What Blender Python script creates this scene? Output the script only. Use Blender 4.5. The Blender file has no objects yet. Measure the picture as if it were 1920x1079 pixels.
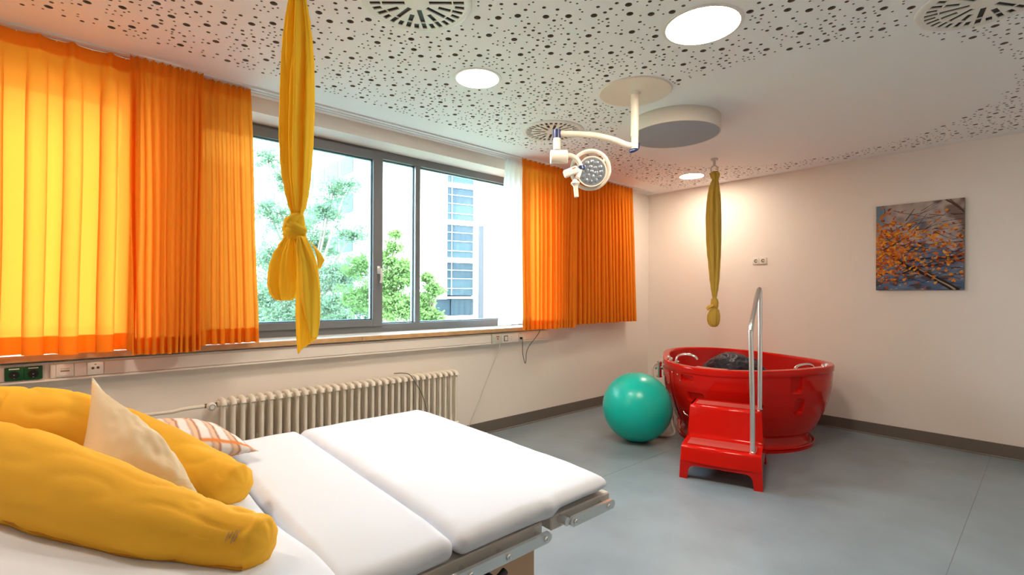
import bpy, bmesh, math, random
import numpy as np
from mathutils import Vector, Matrix, noise
from mathutils.geometry import delaunay_2d_cdt

C = bpy.context.scene.collection
SC = bpy.context.scene
PI = math.pi
R = math.radians

# ------------------------------------------------------------------ camera, light, exposure
cam_d = bpy.data.cameras.new('camera')
cam_d.sensor_width = 36.0
cam_d.lens = 911.0 / 1920 * 36
cam_d.shift_y = 12.5 / 1920
cam_d.clip_start = 0.02
cam_d.clip_end = 500
cam = bpy.data.objects.new('camera', cam_d)
C.objects.link(cam)
_a, _r = R(48.0), R(0.294)
_f = Vector((math.cos(_a), math.sin(_a), 0))
_s = Vector((math.sin(_a), -math.cos(_a), 0))
_u = Vector((0, 0, 1))
_rr = _s * math.cos(_r) + _u * math.sin(_r)
_uu = -_s * math.sin(_r) + _u * math.cos(_r)
cam.matrix_world = Matrix(((_rr.x, _uu.x, -_f.x, 0), (_rr.y, _uu.y, -_f.y, 0), (_rr.z, _uu.z, -_f.z, 1.4), (0, 0, 0, 1)))
SC.camera = cam

w = bpy.data.worlds.new('sky')
SC.world = w
w.use_nodes = True
bg = w.node_tree.nodes['Background']
bg.inputs[0].default_value = (0.76, 0.89, 1.0, 1)
SKY = 9.0
bg.inputs[1].default_value = SKY

SC.view_settings.view_transform = 'Standard'
SC.view_settings.look = 'None'
SC.view_settings.gamma = 1
SC.view_settings.use_curve_mapping = False
SC.view_settings.exposure = 1.62
SC.cycles.use_denoising = True
SC.cycles.max_bounces = 10
SC.cycles.diffuse_bounces = 6
SC.cycles.transparent_max_bounces = 16
SC.cycles.sample_clamp_indirect = 8

LAMP = 40.0
LAMP_COL = (1.0, 0.84, 0.67)
# a sampling portal over the window opening: it emits nothing itself, it only guides the sky light
pl = bpy.data.lights.new('window_portal', 'AREA')
pl.shape = 'RECTANGLE'
pl.size, pl.size_y = 5.5, 1.7
pl.cycles.is_portal = True
po = bpy.data.objects.new('window_portal', pl)
C.objects.link(po)
po.location = (1.15, 4.16, 1.87)
po.rotation_euler = (R(-90), 0, 0)


# ------------------------------------------------------------------ materials
def mat(name, col, rough=0.6, metal=0.0, spec=0.5, bump=None, coat=0.0, noise_col=None, trans=0.0, sheen=0.0):
    m = bpy.data.materials.new(name)
    m.use_nodes = True
    nt = m.node_tree
    b = nt.nodes['Principled BSDF']
    b.inputs['Base Color'].default_value = (*col, 1)
    b.inputs['Roughness'].default_value = rough
    b.inputs['Metallic'].default_value = metal
    b.inputs['Specular IOR Level'].default_value = spec
    b.inputs['Coat Weight'].default_value = coat
    b.inputs['Coat Roughness'].default_value = 0.05
    if sheen:
        b.inputs['Sheen Weight'].default_value = sheen
    tc = nt.nodes.new('ShaderNodeTexCoord')
    if noise_col:
        sc, amt = noise_col
        n = nt.nodes.new('ShaderNodeTexNoise')
        n.inputs['Scale'].default_value = sc
        n.inputs['Detail'].default_value = 6
        nt.links.new(tc.outputs['Object'], n.inputs['Vector'])
        mr = nt.nodes.new('ShaderNodeMapRange')
        mr.inputs[1].default_value = 0.3
        mr.inputs[2].default_value = 0.7
        mr.inputs[3].default_value = 1 - amt
        mr.inputs[4].default_value = 1 + amt
        nt.links.new(n.outputs[0], mr.inputs[0])
        mx = nt.nodes.new('ShaderNodeVectorMath')
        mx.operation = 'SCALE'
        mx.inputs[0].default_value = col
        nt.links.new(mr.outputs[0], mx.inputs['Scale'])
        nt.links.new(mx.outputs[0], b.inputs['Base Color'])
    if bump:
        sc, st, dist = bump
        n = nt.nodes.new('ShaderNodeTexNoise')
        n.inputs['Scale'].default_value = sc
        n.inputs['Detail'].default_value = 4
        nt.links.new(tc.outputs['Object'], n.inputs['Vector'])
        bp = nt.nodes.new('ShaderNodeBump')
        bp.inputs['Strength'].default_value = st
        bp.inputs['Distance'].default_value = dist
        nt.links.new(n.outputs[0], bp.inputs['Height'])
        nt.links.new(bp.outputs[0], b.inputs['Normal'])
    return m


def emit(name, col, s):
    m = bpy.data.materials.new(name)
    m.use_nodes = True
    nt = m.node_tree
    nt.nodes.clear()
    e = nt.nodes.new('ShaderNodeEmission')
    e.inputs[0].default_value = (*col, 1)
    e.inputs[1].default_value = s
    o = nt.nodes.new('ShaderNodeOutputMaterial')
    nt.links.new(e.outputs[0], o.inputs[0])
    return m


def cloth(name, col, tcol, tfac, weave=900, opening=0.0, rough=0.9):
    """diffuse + translucent woven cloth, a little light passing straight through the weave"""
    m = bpy.data.materials.new(name)
    m.use_nodes = True
    nt = m.node_tree
    nt.nodes.clear()
    o = nt.nodes.new('ShaderNodeOutputMaterial')
    d = nt.nodes.new('ShaderNodeBsdfDiffuse')
    d.inputs[0].default_value = (*col, 1)
    t = nt.nodes.new('ShaderNodeBsdfTranslucent')
    t.inputs[0].default_value = (*tcol, 1)
    mx = nt.nodes.new('ShaderNodeMixShader')
    mx.inputs[0].default_value = tfac
    nt.links.new(d.outputs[0], mx.inputs[1])
    nt.links.new(t.outputs[0], mx.inputs[2])
    tc = nt.nodes.new('ShaderNodeTexCoord')
    n = nt.nodes.new('ShaderNodeTexNoise')
    n.inputs['Scale'].default_value = weave
    n.inputs['Detail'].default_value = 2
    nt.links.new(tc.outputs['Object'], n.inputs['Vector'])
    bp = nt.nodes.new('ShaderNodeBump')
    bp.inputs['Strength'].default_value = 0.25
    bp.inputs['Distance'].default_value = 0.001
    nt.links.new(n.outputs[0], bp.inputs['Height'])
    nt.links.new(bp.outputs[0], d.inputs['Normal'])
    last = mx
    if opening > 0:
        tr = nt.nodes.new('ShaderNodeBsdfTransparent')
        tr.inputs[0].default_value = (*tcol, 1)
        m2 = nt.nodes.new('ShaderNodeMixShader')
        m2.inputs[0].default_value = opening
        nt.links.new(mx.outputs[0], m2.inputs[1])
        nt.links.new(tr.outputs[0], m2.inputs[2])
        last = m2
    nt.links.new(last.outputs[0], o.inputs[0])
    return m


def glass_mat(name, tint, refl):
    m = bpy.data.materials.new(name)
    m.use_nodes = True
    nt = m.node_tree
    nt.nodes.clear()
    o = nt.nodes.new('ShaderNodeOutputMaterial')
    t = nt.nodes.new('ShaderNodeBsdfTransparent')
    t.inputs[0].default_value = (*tint, 1)
    g = nt.nodes.new('ShaderNodeBsdfGlossy')
    g.inputs['Roughness'].default_value = 0.0
    g.inputs[0].default_value = (0.95, 1, 1, 1)
    fr = nt.nodes.new('ShaderNodeFresnel')
    fr.inputs[0].default_value = refl
    mx = nt.nodes.new('ShaderNodeMixShader')
    nt.links.new(fr.outputs[0], mx.inputs[0])
    nt.links.new(t.outputs[0], mx.inputs[1])
    nt.links.new(g.outputs[0], mx.inputs[2])
    nt.links.new(mx.outputs[0], o.inputs[0])
    return m


def attr_mat(name, rough=0.7, layer='Col', trans=0.0, spec=0.3):
    m = bpy.data.materials.new(name)
    m.use_nodes = True
    nt = m.node_tree
    b = nt.nodes['Principled BSDF']
    b.inputs['Roughness'].default_value = rough
    b.inputs['Specular IOR Level'].default_value = spec
    a = nt.nodes.new('ShaderNodeVertexColor')
    a.layer_name = layer
    nt.links.new(a.outputs[0], b.inputs['Base Color'])
    return m


M = {}
M['wall'] = mat('wall_paint', (0.85, 0.785, 0.715), 0.75, bump=(160, 0.25, 0.002))
M['ceiling'] = mat('ceiling_paint', (0.90, 0.885, 0.87), 0.7)
M['cavity'] = mat('ceiling_cavity_felt', (0.09, 0.07, 0.06), 0.9)
M['floor'] = mat('linoleum', (0.225, 0.28, 0.315), 0.33, spec=0.5, noise_col=(3.5, 0.10), bump=(40, 0.05, 0.001))
M['baseboard'] = mat('taupe_rubber_skirting', (0.15, 0.125, 0.105), 0.5)
M['cove'] = mat('skirting_cove', (0.22, 0.20, 0.18), 0.4)
M['white'] = mat('white_plastic', (0.80, 0.76, 0.70), 0.4)
M['track'] = mat('white_track', (0.78, 0.77, 0.75), 0.4)
M['dark'] = mat('black_gap', (0.012, 0.012, 0.014), 0.5)
M['frame'] = mat('anthracite_aluminium', (0.16, 0.168, 0.178), 0.45, metal=0.0)
M['gasket'] = mat('glazing_gasket', (0.03, 0.06, 0.09), 0.5)
M['spacer'] = mat('glazing_spacer', (0.45, 0.62, 0.70), 0.25, metal=0.6)
M['glass'] = glass_mat('window_glass', (0.93, 0.97, 0.97), 1.38)
M['glass_sash'] = glass_mat('sash_glass', (0.80, 0.90, 0.92), 1.75)
M['wood'] = mat('beech_edge', (0.62, 0.37, 0.17), 0.45, noise_col=(14, 0.12))
M['sill'] = mat('sill_laminate', (0.82, 0.82, 0.80), 0.35)
M['curtain'] = cloth('orange_curtain', (0.86, 0.29, 0.025), (1.0, 0.36, 0.04), 0.32, opening=0.012)
M['curtain_hem'] = cloth('orange_curtain_hem', (0.86, 0.30, 0.035), (0.95, 0.36, 0.045), 0.5)
M['sheer'] = cloth('white_sheer', (0.85, 0.86, 0.88), (0.9, 0.93, 0.95), 0.45, opening=0.05)
M['yellow'] = cloth('yellow_cotton', (0.95, 0.68, 0.06), (1.0, 0.68, 0.04), 0.30)
M['yellow2'] = cloth('mustard_cotton', (0.66, 0.45, 0.09), (0.6, 0.4, 0.05), 0.08)
M['sheet'] = mat('white_sheet', (0.75, 0.80, 0.89), 0.9, spec=0.15, bump=(700, 0.3, 0.001))  # white cloth; blue put into its colour stands in for cool daylight
M['nursing'] = mat('golden_jersey', (0.92, 0.50, 0.045), 0.85, spec=0.2, bump=(900, 0.3, 0.001))
M['seam'] = mat('golden_seam', (0.62, 0.28, 0.02), 0.85)
M['cream'] = mat('cream_cotton', (0.80, 0.68, 0.47), 0.85, spec=0.2, bump=(800, 0.3, 0.001))
M['cream_seam'] = mat('cream_seam', (0.62, 0.46, 0.26), 0.85)
M['steel'] = mat('brushed_steel', (0.80, 0.78, 0.75), 0.28, metal=1.0)
M['chrome'] = mat('chrome', (0.85, 0.85, 0.85), 0.08, metal=1.0)
M['plate'] = mat('bed_frame_paint', (0.62, 0.57, 0.52), 0.4)
M['bedpanel'] = mat('bed_panel_beech', (0.56, 0.36, 0.22), 0.5, noise_col=(4, 0.05))
M['black'] = mat('black_plastic', (0.012, 0.012, 0.014), 0.35)
M['red'] = mat('red_acrylic', (0.58, 0.008, 0.004), 0.07, coat=0.0, spec=0.24)
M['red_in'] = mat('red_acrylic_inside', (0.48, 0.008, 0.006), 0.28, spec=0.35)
M['red_mat'] = mat('red_grip_strip', (0.50, 0.055, 0.04), 0.6)
M['ball'] = mat('turquoise_rubber', (0.0, 0.52, 0.43), 0.28, spec=0.5, noise_col=(2.5, 0.05))
M['navy'] = mat('navy_nylon', (0.013, 0.013, 0.028), 0.45, bump=(14, 0.3, 0.01))
M['lamp'] = mat('lamp_enamel', (0.82, 0.74, 0.62), 0.3)
M['blue'] = mat('blue_plastic', (0.015, 0.03, 0.12), 0.35)
M['orange_mark'] = mat('orange_mark', (0.8, 0.12, 0.02), 0.5)
M['drum_in'] = mat('speaker_cloth_grey', (0.36, 0.36, 0.40), 0.8)
M['drum'] = mat('drum_wrap', (0.70, 0.63, 0.55), 0.7, bump=(200, 0.3, 0.001))
M['rad'] = mat('radiator_enamel', (0.82, 0.76, 0.66), 0.32)
M['copper'] = mat('old_brass', (0.25, 0.15, 0.07), 0.5, metal=0.7)
M['green'] = mat('green_socket', (0.005, 0.085, 0.022), 0.35)
M['cordw'] = mat('white_cord', (0.62, 0.58, 0.52), 0.5)
M['cordg'] = mat('grey_cord', (0.17, 0.15, 0.12), 0.5)
M['label'] = mat('printed_ink', (0.36, 0.30, 0.24), 0.8)
M['redink'] = mat('red_print', (0.6, 0.03, 0.06), 0.6)
M['strap'] = mat('white_strap', (0.66, 0.62, 0.56), 0.6)
M['facade'] = mat('white_render', (0.80, 0.83, 0.86), 0.9)
M['facade2'] = mat('pale_blue_render', (0.085, 0.115, 0.15), 0.9)
M['bwin'] = mat('office_glass', (0.014, 0.027, 0.037), 0.4, spec=0.15)
M['bpanel'] = mat('teal_spandrel', (0.022, 0.041, 0.051), 0.5, spec=0.15)
M['bframe'] = mat('office_frame', (0.25, 0.27, 0.29), 0.5)
M['ground'] = mat('courtyard_lawn', (0.10, 0.15, 0.07), 0.9, noise_col=(0.5, 0.3))
M['bark'] = mat('bark', (0.13, 0.10, 0.07), 0.9)
M['ledlens'] = mat('led_lens', (0.40, 0.45, 0.50), 0.12, metal=0.6, bump=(35, 0.8, 0.01))
M['lampglow'] = emit('downlight_diffuser', LAMP_COL, LAMP)


def leaf_mat(name, col):
    m = cloth(name, col, (col[0] * 1.3, col[1] * 1.3, col[2] * 0.8), 0.35)
    return m


M['leafA'] = leaf_mat('leaf_pale', (0.115, 0.175, 0.115))
M['leafB'] = leaf_mat('leaf_bright', (0.095, 0.165, 0.055))
M['leafC'] = leaf_mat('leaf_deep', (0.075, 0.125, 0.075))


# ------------------------------------------------------------------ object helpers
def org(p):
    v = Vector((0, 0, 0))
    while p:
        v += p.location
        p = p.parent
    return v


def thing(name, label, cat, loc=(0, 0, 0), group=None):
    o = bpy.data.objects.new(name, None)
    o.empty_display_size = 0.05
    C.objects.link(o)
    o.location = loc
    o['label'] = label
    o['category'] = cat
    if group:
        o['group'] = group
    return o


def tag(o, label, cat, group=None):
    o['label'] = label
    o['category'] = cat
    if group:
        o['group'] = group
    return o


def obj(name, bm, m, parent=None, smooth=True, label=None, kind=None, auto=None):
    """bmesh in world coordinates -> one linked mesh object"""
    me = bpy.data.meshes.new(name)
    ov = org(parent)
    if ov.length > 0:
        bmesh.ops.translate(bm, verts=bm.verts, vec=-ov)
    bmesh.ops.recalc_face_normals(bm, faces=bm.faces)
    bm.to_mesh(me)
    bm.free()
    if smooth:
        for p in me.polygons:
            p.use_smooth = True
        me.set_sharp_from_angle(angle=R(auto if auto else 40))
    me.materials.append(m)
    o = bpy.data.objects.new(name, me)
    C.objects.link(o)
    if parent:
        o.parent = parent
    if label:
        o['label'] = label
    if kind:
        o['kind'] = kind
    return o


def struct(name, bm, m, parent=None, smooth=False):
    o = obj(name, bm, m, parent, smooth)
    if not parent:
        o['kind'] = 'structure'
    return o


def copy_tree(o, loc, parent=None):
    c = o.copy()
    C.objects.link(c)
    c.location = loc
    c.parent = parent
    for ch in list(o.children):
        copy_tree(ch, ch.location, c)
    return c


def box(bm, lo, hi, bev=0.0, seg=2, mtx=None):
    r = bmesh.ops.create_cube(bm, size=1.0)
    vs = r['verts']
    c = [(a + b) / 2 for a, b in zip(lo, hi)]
    s = [abs(b - a) for a, b in zip(lo, hi)]
    for v in vs:
        v.co = Vector((c[0] + v.co.x * s[0], c[1] + v.co.y * s[1], c[2] + v.co.z * s[2]))
    if bev > 0:
        es = list({e for v in vs for e in v.link_edges})
        rr = bmesh.ops.bevel(bm, geom=es, offset=bev, segments=seg, affect='EDGES', profile=0.5)
        vs = list({v for f in rr['faces'] for v in f.verts} | {v for v in vs if v.is_valid})
    if mtx is not None:
        bmesh.ops.transform(bm, matrix=mtx, verts=vs)
    return vs


def BX(lo, hi, bev=0.0, seg=2):
    bm = bmesh.new()
    box(bm, lo, hi, bev, seg)
    return bm


def axes_of(d):
    d = Vector(d).normalized()
    a = Vector((0, 0, 1)) if abs(d.z) < 0.9 else Vector((1, 0, 0))
    x = d.cross(a).normalized()
    return x, x.cross(d).normalized(), d


def cyl(bm, p, q, r, r2=None, n=24, caps=True):
    p, q = Vector(p), Vector(q)
    r2 = r if r2 is None else r2
    x, y, d = axes_of(q - p)
    A = [bm.verts.new(p + (x * math.cos(t) + y * math.sin(t)) * r) for t in [2 * PI * i / n for i in range(n)]]
    B = [bm.verts.new(q + (x * math.cos(t) + y * math.sin(t)) * r2) for t in [2 * PI * i / n for i in range(n)]]
    for i in range(n):
        bm.faces.new((A[i], A[(i + 1) % n], B[(i + 1) % n], B[i]))
    if caps:
        bm.faces.new(A[::-1])
        bm.faces.new(B)


def catmull(pts, k=8):
    P = [Vector(p) for p in pts]
    P = [P[0] * 2 - P[1]] + P + [P[-1] * 2 - P[-2]]
    out = []
    for i in range(1, len(P) - 2):
        for j in range(k):
            t = j / k
            a, b, c, d = P[i - 1], P[i], P[i + 1], P[i + 2]
            out.append(0.5 * ((2 * b) + (c - a) * t + (2 * a - 5 * b + 4 * c - d) * t * t + (3 * b - a - 3 * c + d) * t ** 3))
    out.append(P[-2].copy())
    return out


def tube(bm, pts, r, n=12, k=8, smooth=True, closed=False, caps=True, rfun=None, flat=1.0, up=None):
    """sweep a circle (or ellipse) along a path; pts may carry a 4th value = radius"""
    if len(pts[0]) == 4:
        P4 = [np.array(p, float) for p in pts]
        pos = catmull([p[:3] for p in P4], k) if smooth else [Vector(p[:3]) for p in P4]
        rad = []
        m = len(P4)
        for i in range(len(pos)):
            t = i / (len(pos) - 1) * (m - 1)
            a = min(int(t), m - 2)
            u = t - a
            u = u * u * (3 - 2 * u)
            rad.append(P4[a][3] * (1 - u) + P4[a + 1][3] * u)
    else:
        pos = catmull(pts, k) if smooth else [Vector(p) for p in pts]
        rad = [r] * len(pos)
    rings = []
    d0 = (pos[1] - pos[0]).normalized()
    x = axes_of(d0)[0] if up is None else Vector(up).cross(d0).normalized()
    N = len(pos)
    for i, p in enumerate(pos):
        d = (pos[min(i + 1, N - 1)] - pos[max(i - 1, 0)]).normalized()
        x = (x - d * x.dot(d)).normalized()
        y = d.cross(x)
        ring = []
        for j in range(n):
            t = 2 * PI * j / n
            rr = rad[i] * (rfun(i / (N - 1), t) if rfun else 1)
            ring.append(bm.verts.new(p + (x * math.cos(t) + y * math.sin(t) * flat) * rr))
        rings.append(ring)
    for i in range(N - 1):
        for j in range(n):
            bm.faces.new((rings[i][j], rings[i][(j + 1) % n], rings[i + 1][(j + 1) % n], rings[i + 1][j]))
    if caps:
        bm.faces.new(rings[0][::-1])
        bm.faces.new(rings[-1])
    return pos


def TB(pts, r, **kw):
    bm = bmesh.new()
    tube(bm, pts, r, **kw)
    return bm


def lathe(bm, prof, c, axis=(0, 0, 1), n=48):
    """prof: list of (radius, height along axis)"""
    x, y, d = axes_of(axis)
    c = Vector(c)
    rings = []
    for (r, h) in prof:
        if r < 1e-6:
            rings.append([bm.verts.new(c + d * h)])
        else:
            rings.append([bm.verts.new(c + d * h + (x * math.cos(2 * PI * i / n) + y * math.sin(2 * PI * i / n)) * r) for i in range(n)])
    for a, b in zip(rings[:-1], rings[1:]):
        for i in range(n):
            va = [a[i % len(a)], a[(i + 1) % len(a)]] if len(a) > 1 else [a[0]]
            vb = [b[(i + 1) % len(b)], b[i % len(b)]] if len(b) > 1 else [b[0]]
            if len(va) + len(vb) > 2:
                bm.faces.new(va + vb)


def LA(prof, c, axis=(0, 0, 1), n=48):
    bm = bmesh.new()
    lathe(bm, prof, c, axis, n)
    return bm


def rbox(c, half, r, n=(24, 24, 8)):
    """evenly divided rounded box, ready for soft displacement"""
    bm = bmesh.new()
    vmap = {}

    def V(i, j, k):
        key = (i, j, k)
        if key not in vmap:
            p = Vector((-half[0] + 2 * half[0] * i / n[0], -half[1] + 2 * half[1] * j / n[1], -half[2] + 2 * half[2] * k / n[2]))
            q = Vector([max(-(h - r), min(h - r, a)) for a, h in zip(p, half)])
            d = p - q
            if d.length > 1e-9:
                # cube-sphere mapping of the rim zone gives an even round
                p = q + d.normalized() * r * min(1.0, max(abs(d.x), abs(d.y), abs(d.z)) / r)
            vmap[key] = bm.verts.new(p + Vector(c))
        return vmap[key]
    for i in range(n[0]):
        for j in range(n[1]):
            for k in (0, n[2]):
                bm.faces.new((V(i, j, k), V(i + 1, j, k), V(i + 1, j + 1, k), V(i, j + 1, k)))
    for i in range(n[0]):
        for k in range(n[2]):
            for j in (0, n[1]):
                bm.faces.new((V(i, j, k), V(i + 1, j, k), V(i + 1, j, k + 1), V(i, j, k + 1)))
    for j in range(n[1]):
        for k in range(n[2]):
            for i in (0, n[0]):
                bm.faces.new((V(i, j, k), V(i, j + 1, k), V(i, j + 1, k + 1), V(i, j, k + 1)))
    return bm


def sm_f(t):
    t = max(0.0, min(1.0, t))
    return t * t * (3 - 2 * t)


def ns(x, y=0.0, z=0.0):
    return noise.noise(Vector((x, y, z)))


def set_col(o, cols, name='Col'):
    a = o.data.color_attributes.new(name, 'FLOAT_COLOR', 'POINT')
    buf = np.ones((len(o.data.vertices), 4), np.float32)
    buf[:, :3] = cols
    a.data.foreach_set('color', buf.ravel())


def plate_with_holes(bm, outer, holes, z0, z1, wall_index=0):
    """flat plate at z0 with real holes whose walls run up to z1"""
    vs = [Vector(p) for p in outer]
    faces = [list(range(len(outer)))]
    for h in holes:
        b = len(vs)
        vs += [Vector(p) for p in h]
        faces.append(list(range(b, b + len(h))))
    ov, oe, of, _, _, oof = delaunay_2d_cdt(vs, [], faces, 0, 1e-6)
    V = [bm.verts.new((p.x, p.y, z0)) for p in ov]
    for f, src in zip(of, oof):
        if any(s > 0 for s in src) or 0 not in src:
            continue
        bm.faces.new([V[i] for i in f])
    for h in holes:
        A = [bm.verts.new((p[0], p[1], z0)) for p in h]
        B = [bm.verts.new((p[0], p[1], z1)) for p in h]
        n = len(h)
        for i in range(n):
            bm.faces.new((A[i], A[(i + 1) % n], B[(i + 1) % n], B[i])).material_index = wall_index


def ngon(cx, cy, r, n, ph=0.0):
    return [(cx + r * math.cos(2 * PI * i / n + ph), cy + r * math.sin(2 * PI * i / n + ph)) for i in range(n)]


# ------------------------------------------------------------------ the room
X0, X1, Y0, Y1, H = -2.6, 6.0, -2.2, 3.8, 2.8
WX0, WX1, WZ0, WZ1 = -1.6, 3.90, 1.02, 2.69   # window opening
struct('floor', BX((X0, Y0, -0.12), (X1, Y1, 0)), M['floor'])
seams = bmesh.new()
for yy in (0.35, 2.30):
    box(seams, (X0, yy - 0.0012, 0.0), (X1, yy + 0.0012, 0.0006))
struct('trim_1', seams, mat('floor_weld', (0.15, 0.18, 0.20), 0.5))

bm = bmesh.new()                                        # window wall as solid pieces round the opening
T = 0.42
box(bm, (X0, Y1, 0), (WX0, Y1 + T, H))
box(bm, (WX1, Y1, 0), (X1, Y1 + T, H))
box(bm, (WX0, Y1, 0), (WX1, Y1 + T, WZ0))
box(bm, (WX0, Y1, WZ1), (WX1, Y1 + T, H))
box(bm, (0.27, Y1 + 0.06, WZ0), (0.54, Y1 + T, WZ1))          # unseen pier, added behind the bunched curtain to darken it
struct('wall_left', bm, M['wall'])
struct('wall_back', BX((X1, Y0, 0), (X1 + 0.2, Y1 + T, H)), M['wall'])
struct('wall_right', BX((X0, Y0 - 0.2, 0), (X1 + 0.2, Y0, H)), M['wall'])
struct('wall_front', BX((X0 - 0.2, Y0 - 0.2, 0), (X0, Y1 + T, H)), M['wall'])

for nm, lo, hi, lo2, hi2 in (
        ('baseboard_left', (X0, Y1 - 0.012, 0.012), (X1 - 0.012, Y1, 0.12), (X0, Y1 - 0.03, 0), (X1, Y1, 0.012)),
        ('baseboard_back', (X1 - 0.012, Y0, 0.012), (X1, Y1, 0.12), (X1 - 0.03, Y0, 0), (X1, Y1, 0.012))):
    b = struct(nm, BX(lo, hi, 0.003), M['baseboard'])
    obj('cove_strip', BX(lo2, hi2, 0.004), M['cove'], b, False)

# ceiling board: real perforations in three sizes, solid round the big blank disc and along the walls
VENTS = [(1.21, 2.035), (3.035, 2.865), (3.19, 0.21)]
DLS = [(1.94, 2.50, 0.143), (2.42, 1.22, 0.187), (5.385, 2.836, 0.139)]
PLATE = (2.862, 1.925, 0.24)
BLANK = (4.29, 1.47, 1.31)
rng = random.Random(7)
TS = 0.54
base = [(.04, .13), (.07, .40), (.19, .24), (.21, .50), (.34, .10), (.33, .37), (.47, .22), (.48, .46), (.12, .02 + .03), (.41, .30), (.26, .33)]
tile = []
for (a, b_) in base:
    tile.append((a, b_, 0.0172, 12))


def ok_hole(x, y, r, gap):
    if not (r + 0.004 < x < TS - r - 0.004 and r + 0.004 < y < TS - r - 0.004):
        return False
    return all(math.hypot(x - h[0], y - h[1]) > r + h[2] + gap for h in tile)


cnt = 0
for _ in range(6000):
    x, y = rng.random() * TS, rng.random() * TS
    if ok_hole(x, y, 0.0098, 0.018):
        tile.append((x, y, 0.0098, 10))
        cnt += 1
        if cnt >= 27:
            break
cnt = 0
for _ in range(9000):
    x, y = rng.random() * TS, rng.random() * TS
    if ok_hole(x, y, 0.0060, 0.012):
        tile.append((x, y, 0.0060, 7))
        cnt += 1
        if cnt >= 66:
            break


def hole_allowed(x, y, r):
    if not (X0 + 0.35 < x < X1 - 0.16 and Y0 + 0.2 < y < Y1 - 0.42):
        return False
    if math.hypot(x - BLANK[0], y - BLANK[1]) < BLANK[2] + r:
        return False
    if math.hypot(x - PLATE[0], y - PLATE[1]) < PLATE[2] + r + 0.01:
        return False
    for vx, vy in VENTS:
        if math.hypot(x - vx, y - vy) < 0.275 + r:
            return False
    for vx, vy, vr in DLS:
        if math.hypot(x - vx, y - vy) < vr + 0.02 + r:
            return False
    return True


bm = bmesh.new()
nx = int(math.ceil((X1 - X0) / TS))
ny = int(math.ceil((Y1 - Y0) / TS))
cache = {}
for i in range(nx):
    for j in range(ny):
        ox, oy = X0 + i * TS, Y0 + j * TS
        ex, ey = min(ox + TS, X1), min(oy + TS, Y1)
        # tiles far behind the camera get no holes
        far = (ex < -0.9) or (ey < -0.6)
        hs = []
        flip = (i + j) % 2
        for (hx, hy, hr, hn) in tile:
            px, py = ox + hx, oy + hy
            if far or px + hr + 0.004 > ex or py + hr + 0.004 > ey or not hole_allowed(px, py, hr):
                continue
            hs.append(ngon(px, py, hr, hn))
        plate_with_holes(bm, [(ox, oy), (ex, oy), (ex, ey), (ox, ey)], hs, H, H + 0.0125, 1)
bmesh.ops.remove_doubles(bm, verts=[v for v in bm.verts if abs(v.co.z - H) < 1e-6], dist=1e-5)
me = bpy.data.meshes.new('ceiling')
bm.to_mesh(me)
bm.free()
me.materials.append(M['ceiling'])
me.materials.append(mat('raw_plasterboard_edge', (0.26, 0.205, 0.17), 0.9))
ceil = bpy.data.objects.new('ceiling', me)
C.objects.link(ceil)
ceil['kind'] = 'structure'
struct('trim_2', BX((X0 - 0.2, Y0 - 0.2, H + 0.0135), (X1 + 0.2, Y1 + T, H + 0.2)), M['cavity'])['label'] = 'dark felt above the perforated ceiling board'

# ------------------------------------------------------------------ window
FY = 4.05                                                # inner face of the frame
win = struct('window_1', BX((WX0, FY - 0.004, WZ0 + 0.03), (WX0 + 0.05, FY + 0.09, WZ1)), M['frame'])
FP = 'frame_rail'


def fbar(x0, x1, z0, z1, y0=FY, y1=FY + 0.09, name=FP, m='frame'):
    return obj(name, BX((x0, y0, z0), (x1, y1, z1), 0.003, 1), M[m], win, False)


fbar(WX0, WX1, WZ1 - 0.07, WZ1)                          # head
fbar(WX0, WX1, WZ0 + 0.03, 1.125)                        # foot
fbar(WX1 - 0.06, WX1, WZ0 + 0.03, WZ1)
for mx0, mx1 in ((2.41, 2.462), (1.985, 2.068), (0.53, 0.57), (0.24, 0.28), (-0.62, -0.50)):
    fbar(mx0, mx1, 1.1, WZ1 - 0.05, FY + 0.002, name='mullion')
# tilting sash of the big pane, standing proud of the frame
sash = bmesh.new()
SX0, SX1, SZ0, SZ1 = 0.56, 2.06, 1.108, 2.668
for lo, hi in (((SX0 + 0.085, FY - 0.022, SZ1 - 0.075), (SX1 - 0.092, FY + 0.05, SZ1)), ((SX0 + 0.085, FY - 0.022, SZ0), (SX1 - 0.092, FY + 0.05, SZ0 + 0.058)),
               ((SX0, FY - 0.022, SZ0), (SX0 + 0.085, FY + 0.05, SZ1)), ((SX1 - 0.092, FY - 0.022, SZ0), (SX1, FY + 0.05, SZ1))):
    box(sash, lo, hi, 0.003, 1)
sash_o = obj('sash_frame', sash, M['frame'], win, False)
panes = [('glass_sash', SX0 + 0.085, SX1 - 0.092, SZ0 + 0.058, SZ1 - 0.075, FY + 0.01),
         ('glass', 2.068, 2.41, 1.125, WZ1 - 0.07, FY + 0.045), ('glass', 2.462, WX1 - 0.06, 1.125, WZ1 - 0.07, FY + 0.045),
         ('glass', -0.50, 0.24, 1.125, WZ1 - 0.07, FY + 0.045), ('glass', WX0 + 0.05, -0.62, 1.125, WZ1 - 0.07, FY + 0.045)]
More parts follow.
